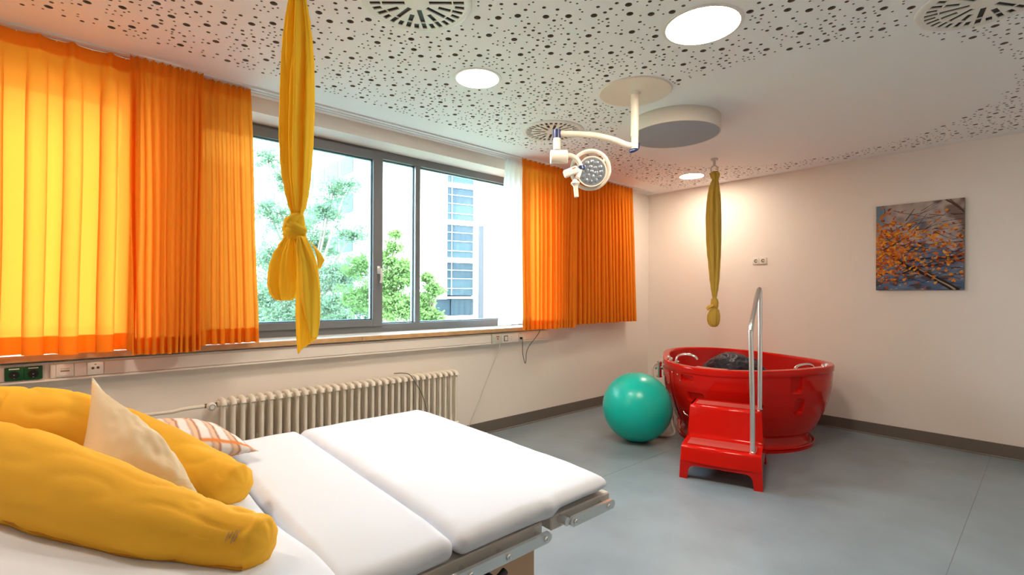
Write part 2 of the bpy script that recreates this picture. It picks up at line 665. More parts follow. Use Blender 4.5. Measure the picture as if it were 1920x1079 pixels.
for gm, a, b_, c0, d0, yy in panes:
    gp = obj('glass_pane', BX((a - 0.005, yy, c0 - 0.005), (b_ + 0.005, yy + 0.006, d0 + 0.005)), M[gm], win, False)
    bm = bmesh.new()
    for k, yb in enumerate((yy + 0.008, yy + 0.024)):
        t_ = 0.010
        box(bm, (a, yb, c0), (b_, yb + 0.006, c0 + t_))
        box(bm, (a, yb, d0 - t_), (b_, yb + 0.006, d0))
        box(bm, (a, yb, c0 + t_), (a + t_, yb + 0.006, d0 - t_))
        box(bm, (b_ - t_, yb, c0 + t_), (b_, yb + 0.006, d0 - t_))
    obj('glazing_spacer', bm, M['spacer'], gp, False)
    bm = bmesh.new()
    t_ = 0.006
    box(bm, (a, yy - 0.004, c0), (b_, yy, c0 + t_))
    box(bm, (a, yy - 0.004, d0 - t_), (b_, yy, d0))
    box(bm, (a, yy - 0.004, c0 + t_), (a + t_, yy, d0 - t_))
    box(bm, (b_ - t_, yy - 0.004, c0 + t_), (b_, yy, d0 - t_))
    obj('gasket', bm, M['gasket'], gp, False)
# handle
bm = bmesh.new()
box(bm, (2.003, FY - 0.034, 1.575), (2.033, FY - 0.022, 1.645), 0.005, 2)
cyl(bm, (2.018, FY - 0.034, 1.615), (2.018, FY - 0.075, 1.615), 0.009, n=16)
tube(bm, [(2.018, FY - 0.072, 1.622), (2.020, FY - 0.078, 1.58), (2.021, FY - 0.080, 1.53), (2.017, FY - 0.072, 1.495)], 0.0105, n=12)
obj('window_handle', bm, mat('handle_alu', (0.82, 0.80, 0.78), 0.3, metal=0.4), win, True, label='white lever handle')

# window sill with beech front edge, cable trunking below it
sill = thing('window_sill', 'long window sill with white top and light beech front edge', 'window sill', (1.2, 3.72, 1.0))
obj('sill_board', BX((WX0, 3.735, 1.018), (3.905, 4.06, 1.053)), M['sill'], sill, False)
obj('edge_strip', BX((WX0, 3.715, 1.0165), (1.725, 3.735, 1.053), 0.002, 1), M['wood'], sill, False)
obj('edge_strip', BX((1.7275, 3.715, 1.0165), (3.925, 3.735, 1.053), 0.002, 1), M['wood'], sill, False)
obj('end_strip', BX((3.905, 3.735, 1.0165), (3.925, 3.80, 1.053), 0.002, 1), M['wood'], sill, False)

tr = thing('cable_trunking', 'long white cable trunking box running under the window sill', 'cable duct', (1.2, 3.74, 0.9))
bm = bmesh.new()
box(bm, (WX0, 3.748, 0.897), (3.925, 3.798, 1.004))
obj('trunking_body', bm, M['wall'], tr, False)
for a, b_ in ((WX0, -0.26), (-0.10, -0.075), (0.0, 0.055), (0.132, 3.09), (3.50, 3.925)):
    obj('trunking_lid', BX((a, 3.738, 0.915), (b_, 3.748, 0.993), 0.003, 1), M['wall'], tr, False)
obj('trunking_lip', BX((WX0, 3.736, 0.899), (3.09, 3.748, 0.911), 0.002, 1), M['wall'], tr, False)
obj('trunking_lip', BX((3.50, 3.736, 0.899), (3.925, 3.748, 0.911), 0.002, 1), M['wall'], tr, False)

# curtain track on the ceiling
track = thing('curtain_track', 'flat white double-groove curtain track on the ceiling above the window', 'curtain track', (1.5, 3.69, 2.79))
bm = bmesh.new()
for a, b_ in ((3.622, 3.658), (3.670, 3.704), (3.714, 3.760)):
    box(bm, (X0 + 0.6, a, 2.788), (5.86, b_, 2.80))
obj('track_profile', bm, M['track'], track, False)
bm = bmesh.new()
box(bm, (X0 + 0.6, 3.657, 2.7965), (5.86, 3.671, 2.7995))
box(bm, (X0 + 0.6, 3.703, 2.7965), (5.86, 3.715, 2.7995))
obj('track_groove', bm, M['gasket'], track, False)


# ------------------------------------------------------------------ curtains
def curtain(x0, x1, y, ztop, zbot, folds, amp, seed, m, hem_m, name, label, cat='curtain', x0b=None, x1b=None, group=None,
            head=0.085, hem=0.10, pinch=True, irregular=0.5, nz=26, over=0.13):
    rg = random.Random(seed)
    nxs = folds * 18
    x0b = x0 if x0b is None else x0b
    x1b = x1 if x1b is None else x1b
    ph = [0.0]
    for _ in range(folds):
        ph.append(ph[-1] + 1 + irregular * (rg.random() - 0.5))
    ph = [p / ph[-1] for p in ph]
    am = [amp * (0.65 + 0.7 * rg.random()) for _ in range(folds + 1)]
    sk = [rg.uniform(-0.25, 0.25) for _ in range(folds + 1)]
    root = thing(name, label, cat, ((x0 + x1) / 2, y, zbot), group)

    def P(u, v):
        """u along, v 0 top .. 1 bottom"""
        k = 0
        while k < folds - 1 and u > ph[k + 1]:
            k += 1
        t = (u - ph[k]) / (ph[k + 1] - ph[k])
        t = max(0, min(1, t))
        aa = am[k] * (1 - t) + am[k + 1] * t
        s = math.cos(2 * PI * t + sk[k] * math.sin(PI * t) * 2)
        wave = s * aa
        if pinch:
            tight = math.exp(-((v * (ztop - zbot)) / 0.16) ** 2)
            pk = max(0.0, s) ** 6 * aa * 1.5 - aa * 0.5
            wave = wave * (1 - tight) + pk * tight * 0.8
        wave *= 0.75 + 0.45 * v
        drift = 0.25 * am[k] * ns(u * folds * 0.35, v * 1.7, seed)
        xx = (x0 + (x1 - x0) * u) * (1 - v) + (x0b + (x1b - x0b) * u) * v
        xx += 0.014 * math.sin(PI * v) * ns(u * folds * 0.5 + 9, v * 1.3, seed) + over * (ph[k + 1] - ph[k]) * abs(x1 - x0) * math.sin(4 * PI * t) * sm_f(v * 6)
        z = ztop - (ztop - zbot) * v
        if v > 0.9:
            z += 0.010 * ns(u * folds * 0.45, seed) * (v - 0.9) * 10
        if v < 0.02:
            z -= 0.004 * (0.5 - 0.5 * s)
        return Vector((xx, y - wave - drift, z))

    def sheet(v0, v1, nv, dy):
        bm = bmesh.new()
        rows = []
        for j in range(nv + 1):
            v = v0 + (v1 - v0) * j / nv
            rows.append([bm.verts.new(P(i / nxs, v) + Vector((0, dy, 0))) for i in range(nxs + 1)])
        for j in range(nv):
            for i in range(nxs):
                bm.faces.new((rows[j][i], rows[j][i + 1], rows[j + 1][i + 1], rows[j + 1][i]))
        return bm
    hh = ztop - zbot
    obj('curtain_fabric', sheet(0, 1, nz, 0), m, root, True, auto=180)
    obj('hem', sheet(1 - hem / hh, 1, 4, 0.004), hem_m, root, True, auto=180)
    obj('header_tape', sheet(0, head / hh, 3, 0.004), hem_m, root, True, auto=180)
    if not pinch:
        return root
    bm = bmesh.new()
    for k in range(folds):
        u = (ph[k] + ph[k + 1]) / 2
        p = P(u, 0.0)
        cyl(bm, (p.x, y + 0.006, ztop - 0.012), (p.x, y + 0.006, 2.792), 0.0018, n=6)
    obj('curtain_hooks', bm, M['white'], root, kind='stuff')
    return root


CG = None
curtain(-1.55, 0.285, 3.655, 2.787, 1.058, 14, 0.036, 3, M['curtain'], M['curtain_hem'], 'curtain',
        'wide orange curtain with pinch pleats at the far left of the window', x1b=0.265, irregular=0.7)
curtain(0.235, 0.60, 3.598, 2.787, 1.030, 10, 0.022, 5, M['curtain'], M['curtain_hem'], 'curtain',
        'dark bunched orange curtain, tightly gathered between the two glowing left curtains', x0b=0.25, x1b=0.59, irregular=0.8)
curtain(0.565, 0.885, 3.655, 2.787, 1.062, 7, 0.020, 8, M['curtain'], M['curtain_hem'], 'curtain',
        'narrow glowing orange curtain beside the open window, left of the yellow hanging cloth', x1b=0.942, irregular=0.7)
curtain(3.375, 4.20, 3.605, 2.787, 1.030, 13, 0.026, 21, M['curtain'], M['curtain_hem'], 'curtain',
        'gathered orange curtain right of the window next to the white sheer', x0b=3.41, x1b=4.17, irregular=0.9)
curtain(4.12, 5.375, 3.662, 2.787, 1.055, 18, 0.024, 13, M['curtain'], M['curtain_hem'], 'curtain',
        'orange curtain with even pleats ending near the room corner', x0b=4.10, x1b=5.46, irregular=0.4)
curtain(3.225, 3.47, 3.705, 2.782, 1.085, 4, 0.020, 31, M['sheer'], M['sheer'], 'curtain',
        'narrow white sheer curtain drawn aside at the right of the window', x0b=3.14, x1b=3.50, irregular=0.6, hem=0.05, head=0.05)

# ------------------------------------------------------------------ downlights, vents
for i, (x, y, r) in enumerate(DLS):
    lab = ['round white downlight in the perforated ceiling above the window side',
           'largest round ceiling downlight, at the top right of the photo',
           'small far ceiling downlight near the corner above the birthing pool'][i]
    d = thing('ceiling_downlight', lab, 'ceiling light', (x, y, 2.79), 'round ceiling downlights')
    obj('trim_ring', LA([(r - 0.006, -0.0045), (r + 0.010, -0.004), (r + 0.012, 0.0), (r - 0.006, 0.0), (r - 0.006, -0.0045)], (x, y, H), n=64), M['white'], d)
    bm = bmesh.new()
    cyl(bm, (x, y, H - 0.003), (x, y, H - 0.0005), r - 0.005, n=64)
    obj('light_diffuser', bm, M['lampglow'], d, False, label='glowing white diffuser')
for (x, y, wh) in ((-0.55, 2.35, 'above the bed head'),):       # fill light added left of view to brighten bed, pillow and cloth
    d = thing('ceiling_downlight', 'added round ceiling fill light, unseen and out of view, ' + wh, 'ceiling light', (x, y, 2.79), 'added fill lights out of view')
    bm = bmesh.new()
    cyl(bm, (x, y, H - 0.003), (x, y, H - 0.0005), 0.14, n=32)
    obj('light_diffuser', bm, M['lampglow'], d, False)

vlab = ['round slotted air diffuser in the ceiling beside the near yellow cloth strap',
        'round slotted air diffuser in the ceiling behind the examination lamp elbow',
        'round slotted air diffuser in the ceiling at the top right corner of the photo']
for i, (x, y) in enumerate(VENTS):
    v = thing('ceiling_vent', vlab[i], 'air vent', (x, y, 2.79), 'round slotted ceiling vents')
    bm = bmesh.new()
    holes = []
    a0 = [0.05, 0.12, 0.22][i]
    for k in range(32):
        a = 2 * PI * k / 32 + a0
        r0 = [0.058, 0.182, 0.105, 0.182][k % 4]
        segs = [(r0, 0.168), (0.174, 0.226)] if k % 2 == 0 else [(r0, 0.226)]
        for (ra, rb) in segs:
            c, s = math.cos(a), math.sin(a)
            hw = 0.0118
            holes.append([(x + ra * c + hw * s, y + ra * s - hw * c), (x + rb * c + hw * s, y + rb * s - hw * c),
                          (x + rb * c - hw * s, y + rb * s + hw * c), (x + ra * c - hw * s, y + ra * s + hw * c)])
    plate_with_holes(bm, ngon(x, y, 0.238, 96), holes, H - 0.010, H - 0.004)
    obj('slotted_plate', bm, M['white'], v, False)
    obj('outer_ring', LA([(0.238, -0.010), (0.250, -0.012), (0.262, -0.006), (0.264, 0.0), (0.238, 0.0), (0.238, -0.010)], (x, y, H), n=96), M['white'], v)
    bm = bmesh.new()
    cyl(bm, (x, y, H - 0.0025), (x, y, H - 0.001), 0.237, n=48)
    obj('backing_disc', bm, M['dark'], v, False)

# drum shaped ceiling fitting
d = thing('ceiling_drum', 'large shallow beige drum with grey underside fixed to the ceiling', 'ceiling fixture', (3.585, 2.035, 2.685))
obj('drum_side', LA([(0.337, 0.0), (0.345, 0.0), (0.345, 0.1145), (0.337, 0.1145), (0.337, 0.0)], (3.585, 2.035, 2.685), n=96), M['drum'], d)
bm = bmesh.new()
cyl(bm, (3.585, 2.035, 2.688), (3.585, 2.035, 2.70), 0.337, n=96)
obj('drum_underside', bm, M['drum_in'], d, False, label='flat grey underside')

# ------------------------------------------------------------------ examination lamp (local a = to the right, b = away, c = up, metres)
LO = Vector((2.862, 1.925, 2.8))


def L3(a, c, b=0.0):
    return LO + _s * a + _f * b + _u * c


lamp = thing('examination_lamp', 'cream ceiling-mounted examination lamp on a jointed arm', 'medical lamp', tuple(LO))
obj('ceiling_plate', LA([(0.0, -0.010), (0.238, -0.010), (0.243, -0.005), (0.243, -0.0005), (0.0, -0.0005)], tuple(LO), n=96), M['lamp'], lamp)
bm = bmesh.new()
cyl(bm, L3(0, -0.009), L3(0, -0.022), 0.038)
cyl(bm, L3(0, -0.02), L3(0, -0.31), 0.0265)
obj('drop_tube', bm, M['lamp'], lamp)
bm = bmesh.new()
cyl(bm, L3(0.001, -0.305), L3(0.001, -0.395), 0.024)
obj('lower_tube', bm, M['lamp'], lamp)
bm = bmesh.new()
tube(bm, [L3(0.022, -0.355), L3(0.020, -0.385), L3(0.004, -0.400), L3(-0.035, -0.413)], 0.014, n=12)
obj('blue_joint_cap', bm, M['blue'], lamp, label='dark blue joint cap')
bm = bmesh.new()
arm = [L3(0.0, -0.375), L3(-0.06, -0.365), L3(-0.14, -0.333), L3(-0.26, -0.305), L3(-0.38, -0.296), L3(-0.47, -0.293), L3(-0.535, -0.292)]
tube(bm, arm, 0.0185, n=20, flat=1.1)
obj('spring_arm', bm, M['lamp'], lamp)
bm = bmesh.new()
cyl(bm, L3(-0.535, -0.268), L3(-0.535, -0.325), 0.0285)
obj('blue_elbow', bm, M['blue'], lamp, label='dark blue elbow ring')
bm = bmesh.new()
cyl(bm, L3(-0.535, -0.322), L3(-0.535, -0.405), 0.0255)
obj('elbow_tube', bm, M['lamp'], lamp)
bm = bmesh.new()
lathe(bm, [(0.0, -0.060), (0.040, -0.060), (0.046, -0.055), (0.047, 0.0), (0.046, 0.055), (0.040, 0.060), (0.0, 0.060)], L3(-0.520, -0.452), axis=_s)
obj('brake_housing', bm, M['lamp'], lamp)
bm = bmesh.new()
tube(bm, [L3(-0.462, -0.44), L3(-0.43, -0.446), L3(-0.395, -0.47), L3(-0.375, -0.505), L3(-0.366, -0.525)], 0.0165, n=18)
obj('curved_neck', bm, M['lamp'], lamp)
bm = bmesh.new()
cyl(bm, L3(-0.368, -0.516, -0.002), L3(-0.363, -0.540, -0.004), 0.0215)
obj('blue_ring', bm, M['blue'], lamp, label='dark blue ring')
# head: dish normal points down towards the viewer
hc = L3(-0.300, -0.535, 0.03)
view = (LO * 0 + Vector((hc.x, hc.y, hc.z - 1.4))).normalized()
hn = (Matrix.Rotation(R(-33), 3, _s) @ (-view)).normalized()
hn = (Matrix.Rotation(R(-10), 3, _f) @ hn).normalized()
if hn.z > 0:
    hn.z = -hn.z
bm = bmesh.new()
x_, y_, d_ = axes_of(hn)
ringp = [hc + (x_ * math.cos(t) + y_ * math.sin(t)) * 0.132 for t in [2 * PI * i / 72 for i in range(73)]]
lathe(bm, [(0.117, -0.004), (0.130, 0.006), (0.140, 0.0), (0.143, -0.018), (0.132, -0.026), (0.120, -0.018), (0.117, -0.004)], hc, axis=hn, n=72)
obj('handrail_ring', bm, M['lamp'], lamp)
dc = hc + hn * 0.020 + _s * 0.012 - _u * 0.010
bm = bmesh.new()
lathe(bm, [(0.0, -0.045), (0.070, -0.043), (0.098, -0.028), (0.104, -0.005), (0.101, 0.004), (0.094, 0.002)], dc, axis=hn, n=64)
for t in (0.6, 2.5, 4.4):
    cyl(bm, dc + (x_ * math.cos(t) + y_ * math.sin(t)) * 0.095 - hn * 0.02, hc + (x_ * math.cos(t) + y_ * math.sin(t)) * 0.122 - hn * 0.012, 0.008, n=10)
obj('lamp_dish', bm, M['lamp'], lamp)
lens = obj('lens_face', LA([(0.0, 0.004), (0.05, 0.003), (0.095, 0.0), (0.095, -0.006), (0.0, -0.006)], dc, axis=hn, n=64), M['ledlens'], lamp, label='blue grey faceted lens')
for (ra, k0) in ((0.0, 1), (0.033, 6), (0.066, 12)):
    for k in range(k0):
        t = 2 * PI * k / k0 + ra * 9
        p = dc + (x_ * math.cos(t) + y_ * math.sin(t)) * ra + hn * 0.0035
        obj('led_lens', LA([(0.0145, -0.002), (0.012, 0.003), (0.007, 0.0055), (0.0, 0.0065)], p, axis=hn, n=14), M['ledlens'], lens)
bm = bmesh.new()
cb = L3(-0.440, -0.560, -0.02)
box(bm, (-0.052, -0.022, -0.026), (0.052, 0.022, 0.026), 0.012, 3, Matrix.Translation(cb) @ Matrix(((_s.x, _f.x, 0, 0), (_s.y, _f.y, 0, 0), (0, 0, 1, 0), (0, 0, 0, 1))) @ Matrix.Rotation(R(-22), 4, 'Y'))
cyl(bm, L3(-0.372, -0.535), L3(-0.395, -0.60, -0.015), 0.017, n=16)
obj('control_block', bm, M['white'], lamp)
bm = bmesh.new()
box(bm, (-0.012, -0.0235, 0.004), (0.014, -0.021, 0.012), 0, 1, Matrix.Translation(cb + _s * 0.02 + _u * 0.012) @ Matrix(((_s.x, _f.x, 0, 0), (_s.y, _f.y, 0, 0), (0, 0, 1, 0), (0, 0, 0, 1))) @ Matrix.Rotation(R(-22), 4, 'Y'))
obj('orange_label', bm, M['orange_mark'], lamp, False, label='small orange label')
bm = bmesh.new()
lathe(bm, [(0.0, 0.0), (0.012, 0.0), (0.020, -0.012), (0.030, -0.020), (0.031, -0.028), (0.018, -0.042), (0.016, -0.05), (0.015, -0.120), (0.011, -0.124), (0.008, -0.118), (0.0, -0.118)],
      L3(-0.412, -0.612, -0.02), axis=(Vector((0, 0, 1)) - _s * 0.10).normalized(), n=32)
obj('steering_handle', bm, M['lamp'], lamp)


# ------------------------------------------------------------------ hanging cloths
def cloth_frame(o, a, z, b):
    return o + _s * a + _f * b + _u * z


def bundle(bm, O, prof, ratio, ripples, seed, n=84, close_top=True, close_bot=True, sub=5, rough=0.10):
    """prof: (z, left, right[, depth offset]) lateral extents in metres"""
    Z = [p[0] for p in prof]
    steps = []
    for i in range(len(prof) - 1):
        for j in range(sub):
            t = j / sub
            t2 = t * t * (3 - 2 * t)
            steps.append([prof[i][k] * (1 - (t if k == 0 else t2)) + prof[i + 1][k] * (t if k == 0 else t2) for k in range(len(prof[i]))])
    steps.append(list(prof[-1]))
    rings = []
    for st in steps:
        z, l, r_ = st[:3]
        cb = st[3] if len(st) > 3 else 0
        c = (l + r_) / 2
        hw = max((r_ - l) / 2, 0.001)
        ring = []
        for i in range(n):
            t = 2 * PI * i / n
            q = 1.0
            for kk, (f_, am, dr) in enumerate(ripples):
                q += am * (-1.5 + 3.0 * abs(math.sin(0.5 * f_ * t + 0.5 * dr * z + seed + kk * 1.7 + 0.5 * ns(z * 3, kk, seed)))) * (0.35 + 0.65 * abs(math.sin(t)) ** 0.6)
            q += rough * ns(math.cos(t) * 1.5, math.sin(t) * 1.5, z * 4 + seed)
            ring.append(bm.verts.new(cloth_frame(O, c + hw * math.cos(t) * (1 + (q - 1) * 0.10), z, cb - hw * ratio * math.sin(t) * q)))
        rings.append(ring)
    for a, b_ in zip(rings[:-1], rings[1:]):
        for i in range(n):
            bm.faces.new((a[i], a[(i + 1) % n], b_[(i + 1) % n], b_[i]))
    if close_top:
        bm.faces.new(rings[0][::-1])
    if close_bot:
        bm.faces.new(rings[-1])


def sheet_part(bm, O, rows, depth, nu=18, sub=5, thick=0.003):
    """rows: (zl, l, zr, r, boff): a draped flap with left and right edges"""
    st = []
    for i in range(len(rows) - 1):
        for j in range(sub):
            t = j / sub
            st.append([rows[i][k] * (1 - t) + rows[i + 1][k] * t for k in range(5)])
    st.append(list(rows[-1]))
    F, B = [], []
    for (zl, l, zr, r_, bo) in st:
        fr, bk = [], []
        for i in range(nu + 1):
            u = i / nu
            a = l + (r_ - l) * u
            z = zl + (zr - zl) * u
            b_ = bo + depth(u, z)
            fr.append(bm.verts.new(cloth_frame(O, a, z, b_)))
            bk.append(bm.verts.new(cloth_frame(O, a, z, b_ + thick)))
        F.append(fr)
        B.append(bk)
    for G, sgn in ((F, 1), (B, -1)):
        for j in range(len(G) - 1):
            for i in range(nu):
                q = (G[j][i], G[j][i + 1], G[j + 1][i + 1], G[j + 1][i])
                bm.faces.new(q if sgn > 0 else q[::-1])
    for j in range(len(F) - 1):
        bm.faces.new((F[j][0], F[j + 1][0], B[j + 1][0], B[j][0]))
        bm.faces.new((F[j][nu], B[j][nu], B[j + 1][nu], F[j + 1][nu]))
    for i in range(nu):
        bm.faces.new((F[0][i], B[0][i], B[0][i + 1], F[0][i + 1]))
        bm.faces.new((F[-1][i], F[-1][i + 1], B[-1][i + 1], B[-1][i]))


def strap_and_ring(root, O, zr, rr, m):
    bm = bmesh.new()
    for s_ in (-1, 1):
        tube(bm, [cloth_frame(O, 0.0, H - 0.012, 0.003 * s_), cloth_frame(O, 0.0, zr + 2.3 * rr, 0.003 * s_), cloth_frame(O, 0.0, zr + rr, 0.002 * s_)], 0.012, n=8, flat=0.18, up=_f)
    cyl(bm, cloth_frame(O, 0, H - 0.0145, 0), cloth_frame(O, 0, H - 0.001, 0), 0.035)
    obj('ceiling_strap', bm, M['strap'], root)
    bm = bmesh.new()
    c = cloth_frame(O, 0, zr, 0)
    pts = [c + (_s * math.sin(t) + _u * math.cos(t) * 1.25) * rr for t in [2 * PI * i / 28 for i in range(29)]]
    tube(bm, pts, rr * 0.17, n=10, smooth=False, caps=False)
    obj('hanging_ring', bm, M['strap'], root)


# near yellow cloth: 1.9 m away, over the bed
S1 = 1.9 / 911
O1 = Vector((0.641, 1.973, 0))
ZC = 1.4 + 0.0030     # horizon height correction for this depth


def c1(px, py, b=0.0):
    """lateral metres and height of cloth details, measured from the cloth's own hanging axis"""
    return ((px - 562) * S1, 1.4 - (py - 549.9) * S1)


near = thing('hanging_cloth', 'bright yellow birthing cloth hanging over the bed with a big knot and loose tail', 'hanging cloth', (0.641, 1.973, 1.16), 'birthing cloths hung from the ceiling')


def prof1(lst):
    out = []
    for (py, l, r_, *b) in lst:
        out.append([1.4 - (py - 549.9) * S1, (l - 562) * S1, (r_ - 562) * S1] + ([b[0]] if b else [0.0]))
    return out


strap_and_ring(near, O1, 1.4 + (549.9 + 38) * S1, 0.030, M['strap'])
bm = bmesh.new()
bundle(bm, O1, prof1([(-34, 555, 571), (-22, 549, 575), (0, 547, 578), (20, 544, 581), (40, 541, 584.5), (80, 537, 588.5), (120, 535, 591), (200, 534, 592), (260, 533, 590), (300, 534.5, 588),
                      (330, 537, 586), (360, 542.5, 583.5), (385, 548, 580), (400, 553, 575), (410, 554, 574)]), 0.60,
       [(7, 0.40, 1.6), (11, 0.22, -1.8), (18, 0.06, 0.5)], 1.3, n=200)
obj('cloth_bundle', bm, M['yellow'], near, auto=180)
bm = bmesh.new()
kc = [(402, 553, 575), (410, 551, 577), (420, 546, 578), (432, 541, 580), (441, 539, 580), (448, 541, 576), (455, 545, 566)]
bundle(bm, O1, prof1(kc), 0.95, [(3, 0.06, 30), (11, 0.03, -60)], 4, n=60)
for (p0, p1, p2, r_) in (((548, 414), (562, 425), (579, 437), 0.017), ((544, 427), (560, 436), (577, 442), 0.014), ((570, 406), (560, 416), (545, 433), 0.016)):
    pts = []
    for (px, py), bb in ((p0, 0.0), (p1, -0.034), (p2, -0.004)):
        a, z = c1(px, py)
        pts.append(cloth_frame(O1, a, z, bb))
    tube(bm, pts, r_, n=20, k=10, rfun=lambda u, t: 1 + 0.12 * math.sin(6 * t + 4 * u) + 0.06 * math.sin(13 * t))
obj('knot', bm, M['yellow'], near, auto=180)
bm = bmesh.new()
bundle(bm, O1, prof1([(438, 560, 580), (450, 561, 581), (462, 562, 578), (470, 564, 574), (473, 567, 571)]), 0.7, [(4, 0.1, 10)], 2, n=40)
obj('knot_strand', bm, M['yellow'], near, auto=180)
bm = bmesh.new()
bundle(bm, O1, prof1([(440, 552, 560, -0.02), (450, 542, 564, -0.02), (462, 534, 566, -0.02), (480, 524, 567, -0.02), (500, 515, 567.5, -0.01), (520, 510, 568, 0), (535, 509.5, 567, 0),
                      (548, 513, 565, 0), (557, 518, 562, 0), (562, 523, 558, 0), (564, 530, 552, 0)]), 0.52,
       [(6, 0.26, 5), (10, 0.16, -7), (18, 0.05, 9)], 7, n=140)
obj('loop', bm, M['yellow'], near, auto=180)


def dz(f1, f2, am):
    return lambda u, z: am * math.sin(f1 * u + 6 * z) + am * 0.5 * math.sin(f2 * u - 11 * z) - am * 3.0 * math.sin(PI * u)


def rows1(lst):
    return [(1.4 - (yl - 549.9) * S1, (xl - 562) * S1, 1.4 - (yr - 549.9) * S1, (xr - 562) * S1, b) for (xl, yl, xr, yr, b) in lst]


bm = bmesh.new()
sheet_part(bm, O1, rows1([(576, 446, 584, 445, -0.02), (573, 462, 592, 458, -0.03), (570.5, 480, 600, 474, -0.035), (569.5, 505, 607, 500, -0.03), (568, 535, 611, 530, -0.03),
                          (567, 560, 612, 555, -0.028), (566.5, 590, 612, 585, -0.025), (566.8, 615, 611, 608, -0.022), (567.5, 640, 608, 622, -0.02), (570, 663, 606, 634, -0.02)]),
           dz(11, 23, 0.006), nu=30, sub=8)
obj('tail', bm, M['yellow'], near, auto=180)
bm = bmesh.new()
sheet_part(bm, O1, rows1([(578, 447, 583, 446, -0.045), (576, 470, 594, 462, -0.055), (578, 500, 606, 492, -0.055), (576, 530, 612, 520, -0.05), (578, 560, 613.5, 548, -0.045),
                          (584, 590, 613.5, 580, -0.04), (592, 618, 611.5, 606, -0.035), (600, 636, 608, 630, -0.03)]),
           dz(7, 17, 0.008), nu=26, sub=8)
obj('folded_flap', bm, M['yellow'], near, auto=180)
bm = bmesh.new()
sheet_part(bm, O1, rows1([(590, 452, 596, 461, 0.0), (594, 462, 608, 476, 0.004), (598, 478, 614, 488, 0.006), (602, 494, 611, 494, 0.004), (605, 505, 608, 503, 0.0)]), dz(5, 9, 0.004), nu=12, sub=5)
obj('tail_corner', bm, M['yellow'], near, auto=180)

# far mustard cloth, 4.98 m away over the pool
S2 = 4.98 / 911
O2 = Vector((4.868, 2.317, 0))


def prof2(lst):
    return [[1.4 - (py - 553.6) * S2, (l - 1338) * S2, (r_ - 1338) * S2, (b[0] if b else 0.0)] for (py, l, r_, *b) in lst]


farc = thing('hanging_cloth', 'mustard yellow birthing cloth hanging knotted above the red pool', 'hanging cloth', (4.868, 2.317, 1.07), 'birthing cloths hung from the ceiling')
strap_and_ring(farc, O2, 1.4 + (553.6 - 318.5) * S2, 0.036, M['strap'])
bm = bmesh.new()
bundle(bm, O2, prof2([(321, 1335, 1345), (326, 1329, 1348), (331, 1331, 1347.5), (337, 1334, 1345.5), (344, 1331, 1346.5), (353, 1328, 1347.5), (368, 1325.5, 1349.5), (384, 1324, 1350.3), (410, 1322.8, 1350.8),
                      (447, 1323.7, 1351), (475, 1325.5, 1350.5), (495, 1328, 1349.5), (520, 1330, 1348.5), (540, 1332.5, 1346.5), (552, 1334.5, 1344.5), (560, 1336, 1343)]), 0.5,
       [(6, 0.28, 0.9), (10, 0.18, -0.8), (18, 0.05, 0.4)], 0.4, n=140)
obj('cloth_bundle', bm, M['yellow2'], farc, auto=180)
bm = bmesh.new()
bundle(bm, O2, prof2([(558, 1336, 1343), (562, 1333.5, 1345.5), (568, 1333, 1346.8), (574, 1333, 1346.5), (579, 1334, 1345)]), 0.9, [(3, 0.1, 20), (7, 0.06, -30)], 2, n=48)
obj('knot', bm, M['yellow2'], farc, auto=180)
bm = bmesh.new()
bundle(bm, O2, prof2([(576, 1335, 1344), (583, 1329.5, 1348), (592, 1326.3, 1349.3), (600, 1326, 1349), (607, 1328, 1347.5), (611, 1331, 1345.5), (613, 1335, 1342)]), 0.75,
       [(5, 0.14, 3), (10, 0.1, -6)], 5, n=64)
obj('loop', bm, M['yellow2'], farc, auto=180)
bm = bmesh.new()
R2 = [(1.4 - (yl - 553.6) * S2, (xl - 1338) * S2, 1.4 - (yr - 553.6) * S2, (xr - 1338) * S2, b) for (xl, yl, xr, yr, b) in
      [(1334, 569, 1335, 576, -0.03), (1329, 571.5, 1331, 577, -0.045), (1324, 573, 1326, 580, -0.05), (1320.5, 578, 1322, 583, -0.045)]]
sheet_part(bm, O2, R2, dz(5, 9, 0.006), nu=10, sub=5)
obj('tail', bm, M['yellow2'], farc, auto=180)

# ------------------------------------------------------------------ radiator
rad = thing('radiator', 'long cream column radiator on the wall under the window', 'radiator', (1.65, 3.70, 0.15))
RZ1, RZ0 = 0.70, 0.20
SECN, RX0 = 33, 0.70
PITCH = (2.615 - RX0) / SECN


def rad_section():
    bm = bmesh.new()
    for yy in (3.625, 3.660, 3.695, 3.730):
        e = 0.012
        cyl(bm, (0, yy, RZ0 + 0.03), (0, yy, RZ1 - 0.025), e, n=10, caps=False)
    for zz, s_ in ((RZ1 - 0.028, 1), (RZ0 + 0.03, -1)):
        tube(bm, [(0, 3.612, zz - 0.012 * s_), (0, 3.622, zz + 0.008 * s_), (0, 3.65, zz + 0.016 * s_), (0, 3.705, zz + 0.016 * s_), (0, 3.733, zz + 0.008 * s_), (0, 3.743, zz - 0.012 * s_)], 0.0165, n=10, k=4)
        cyl(bm, (-PITCH / 2, 3.677, zz - 0.008 * s_), (PITCH / 2, 3.677, zz - 0.008 * s_), 0.021, n=14, caps=False)
    return bm


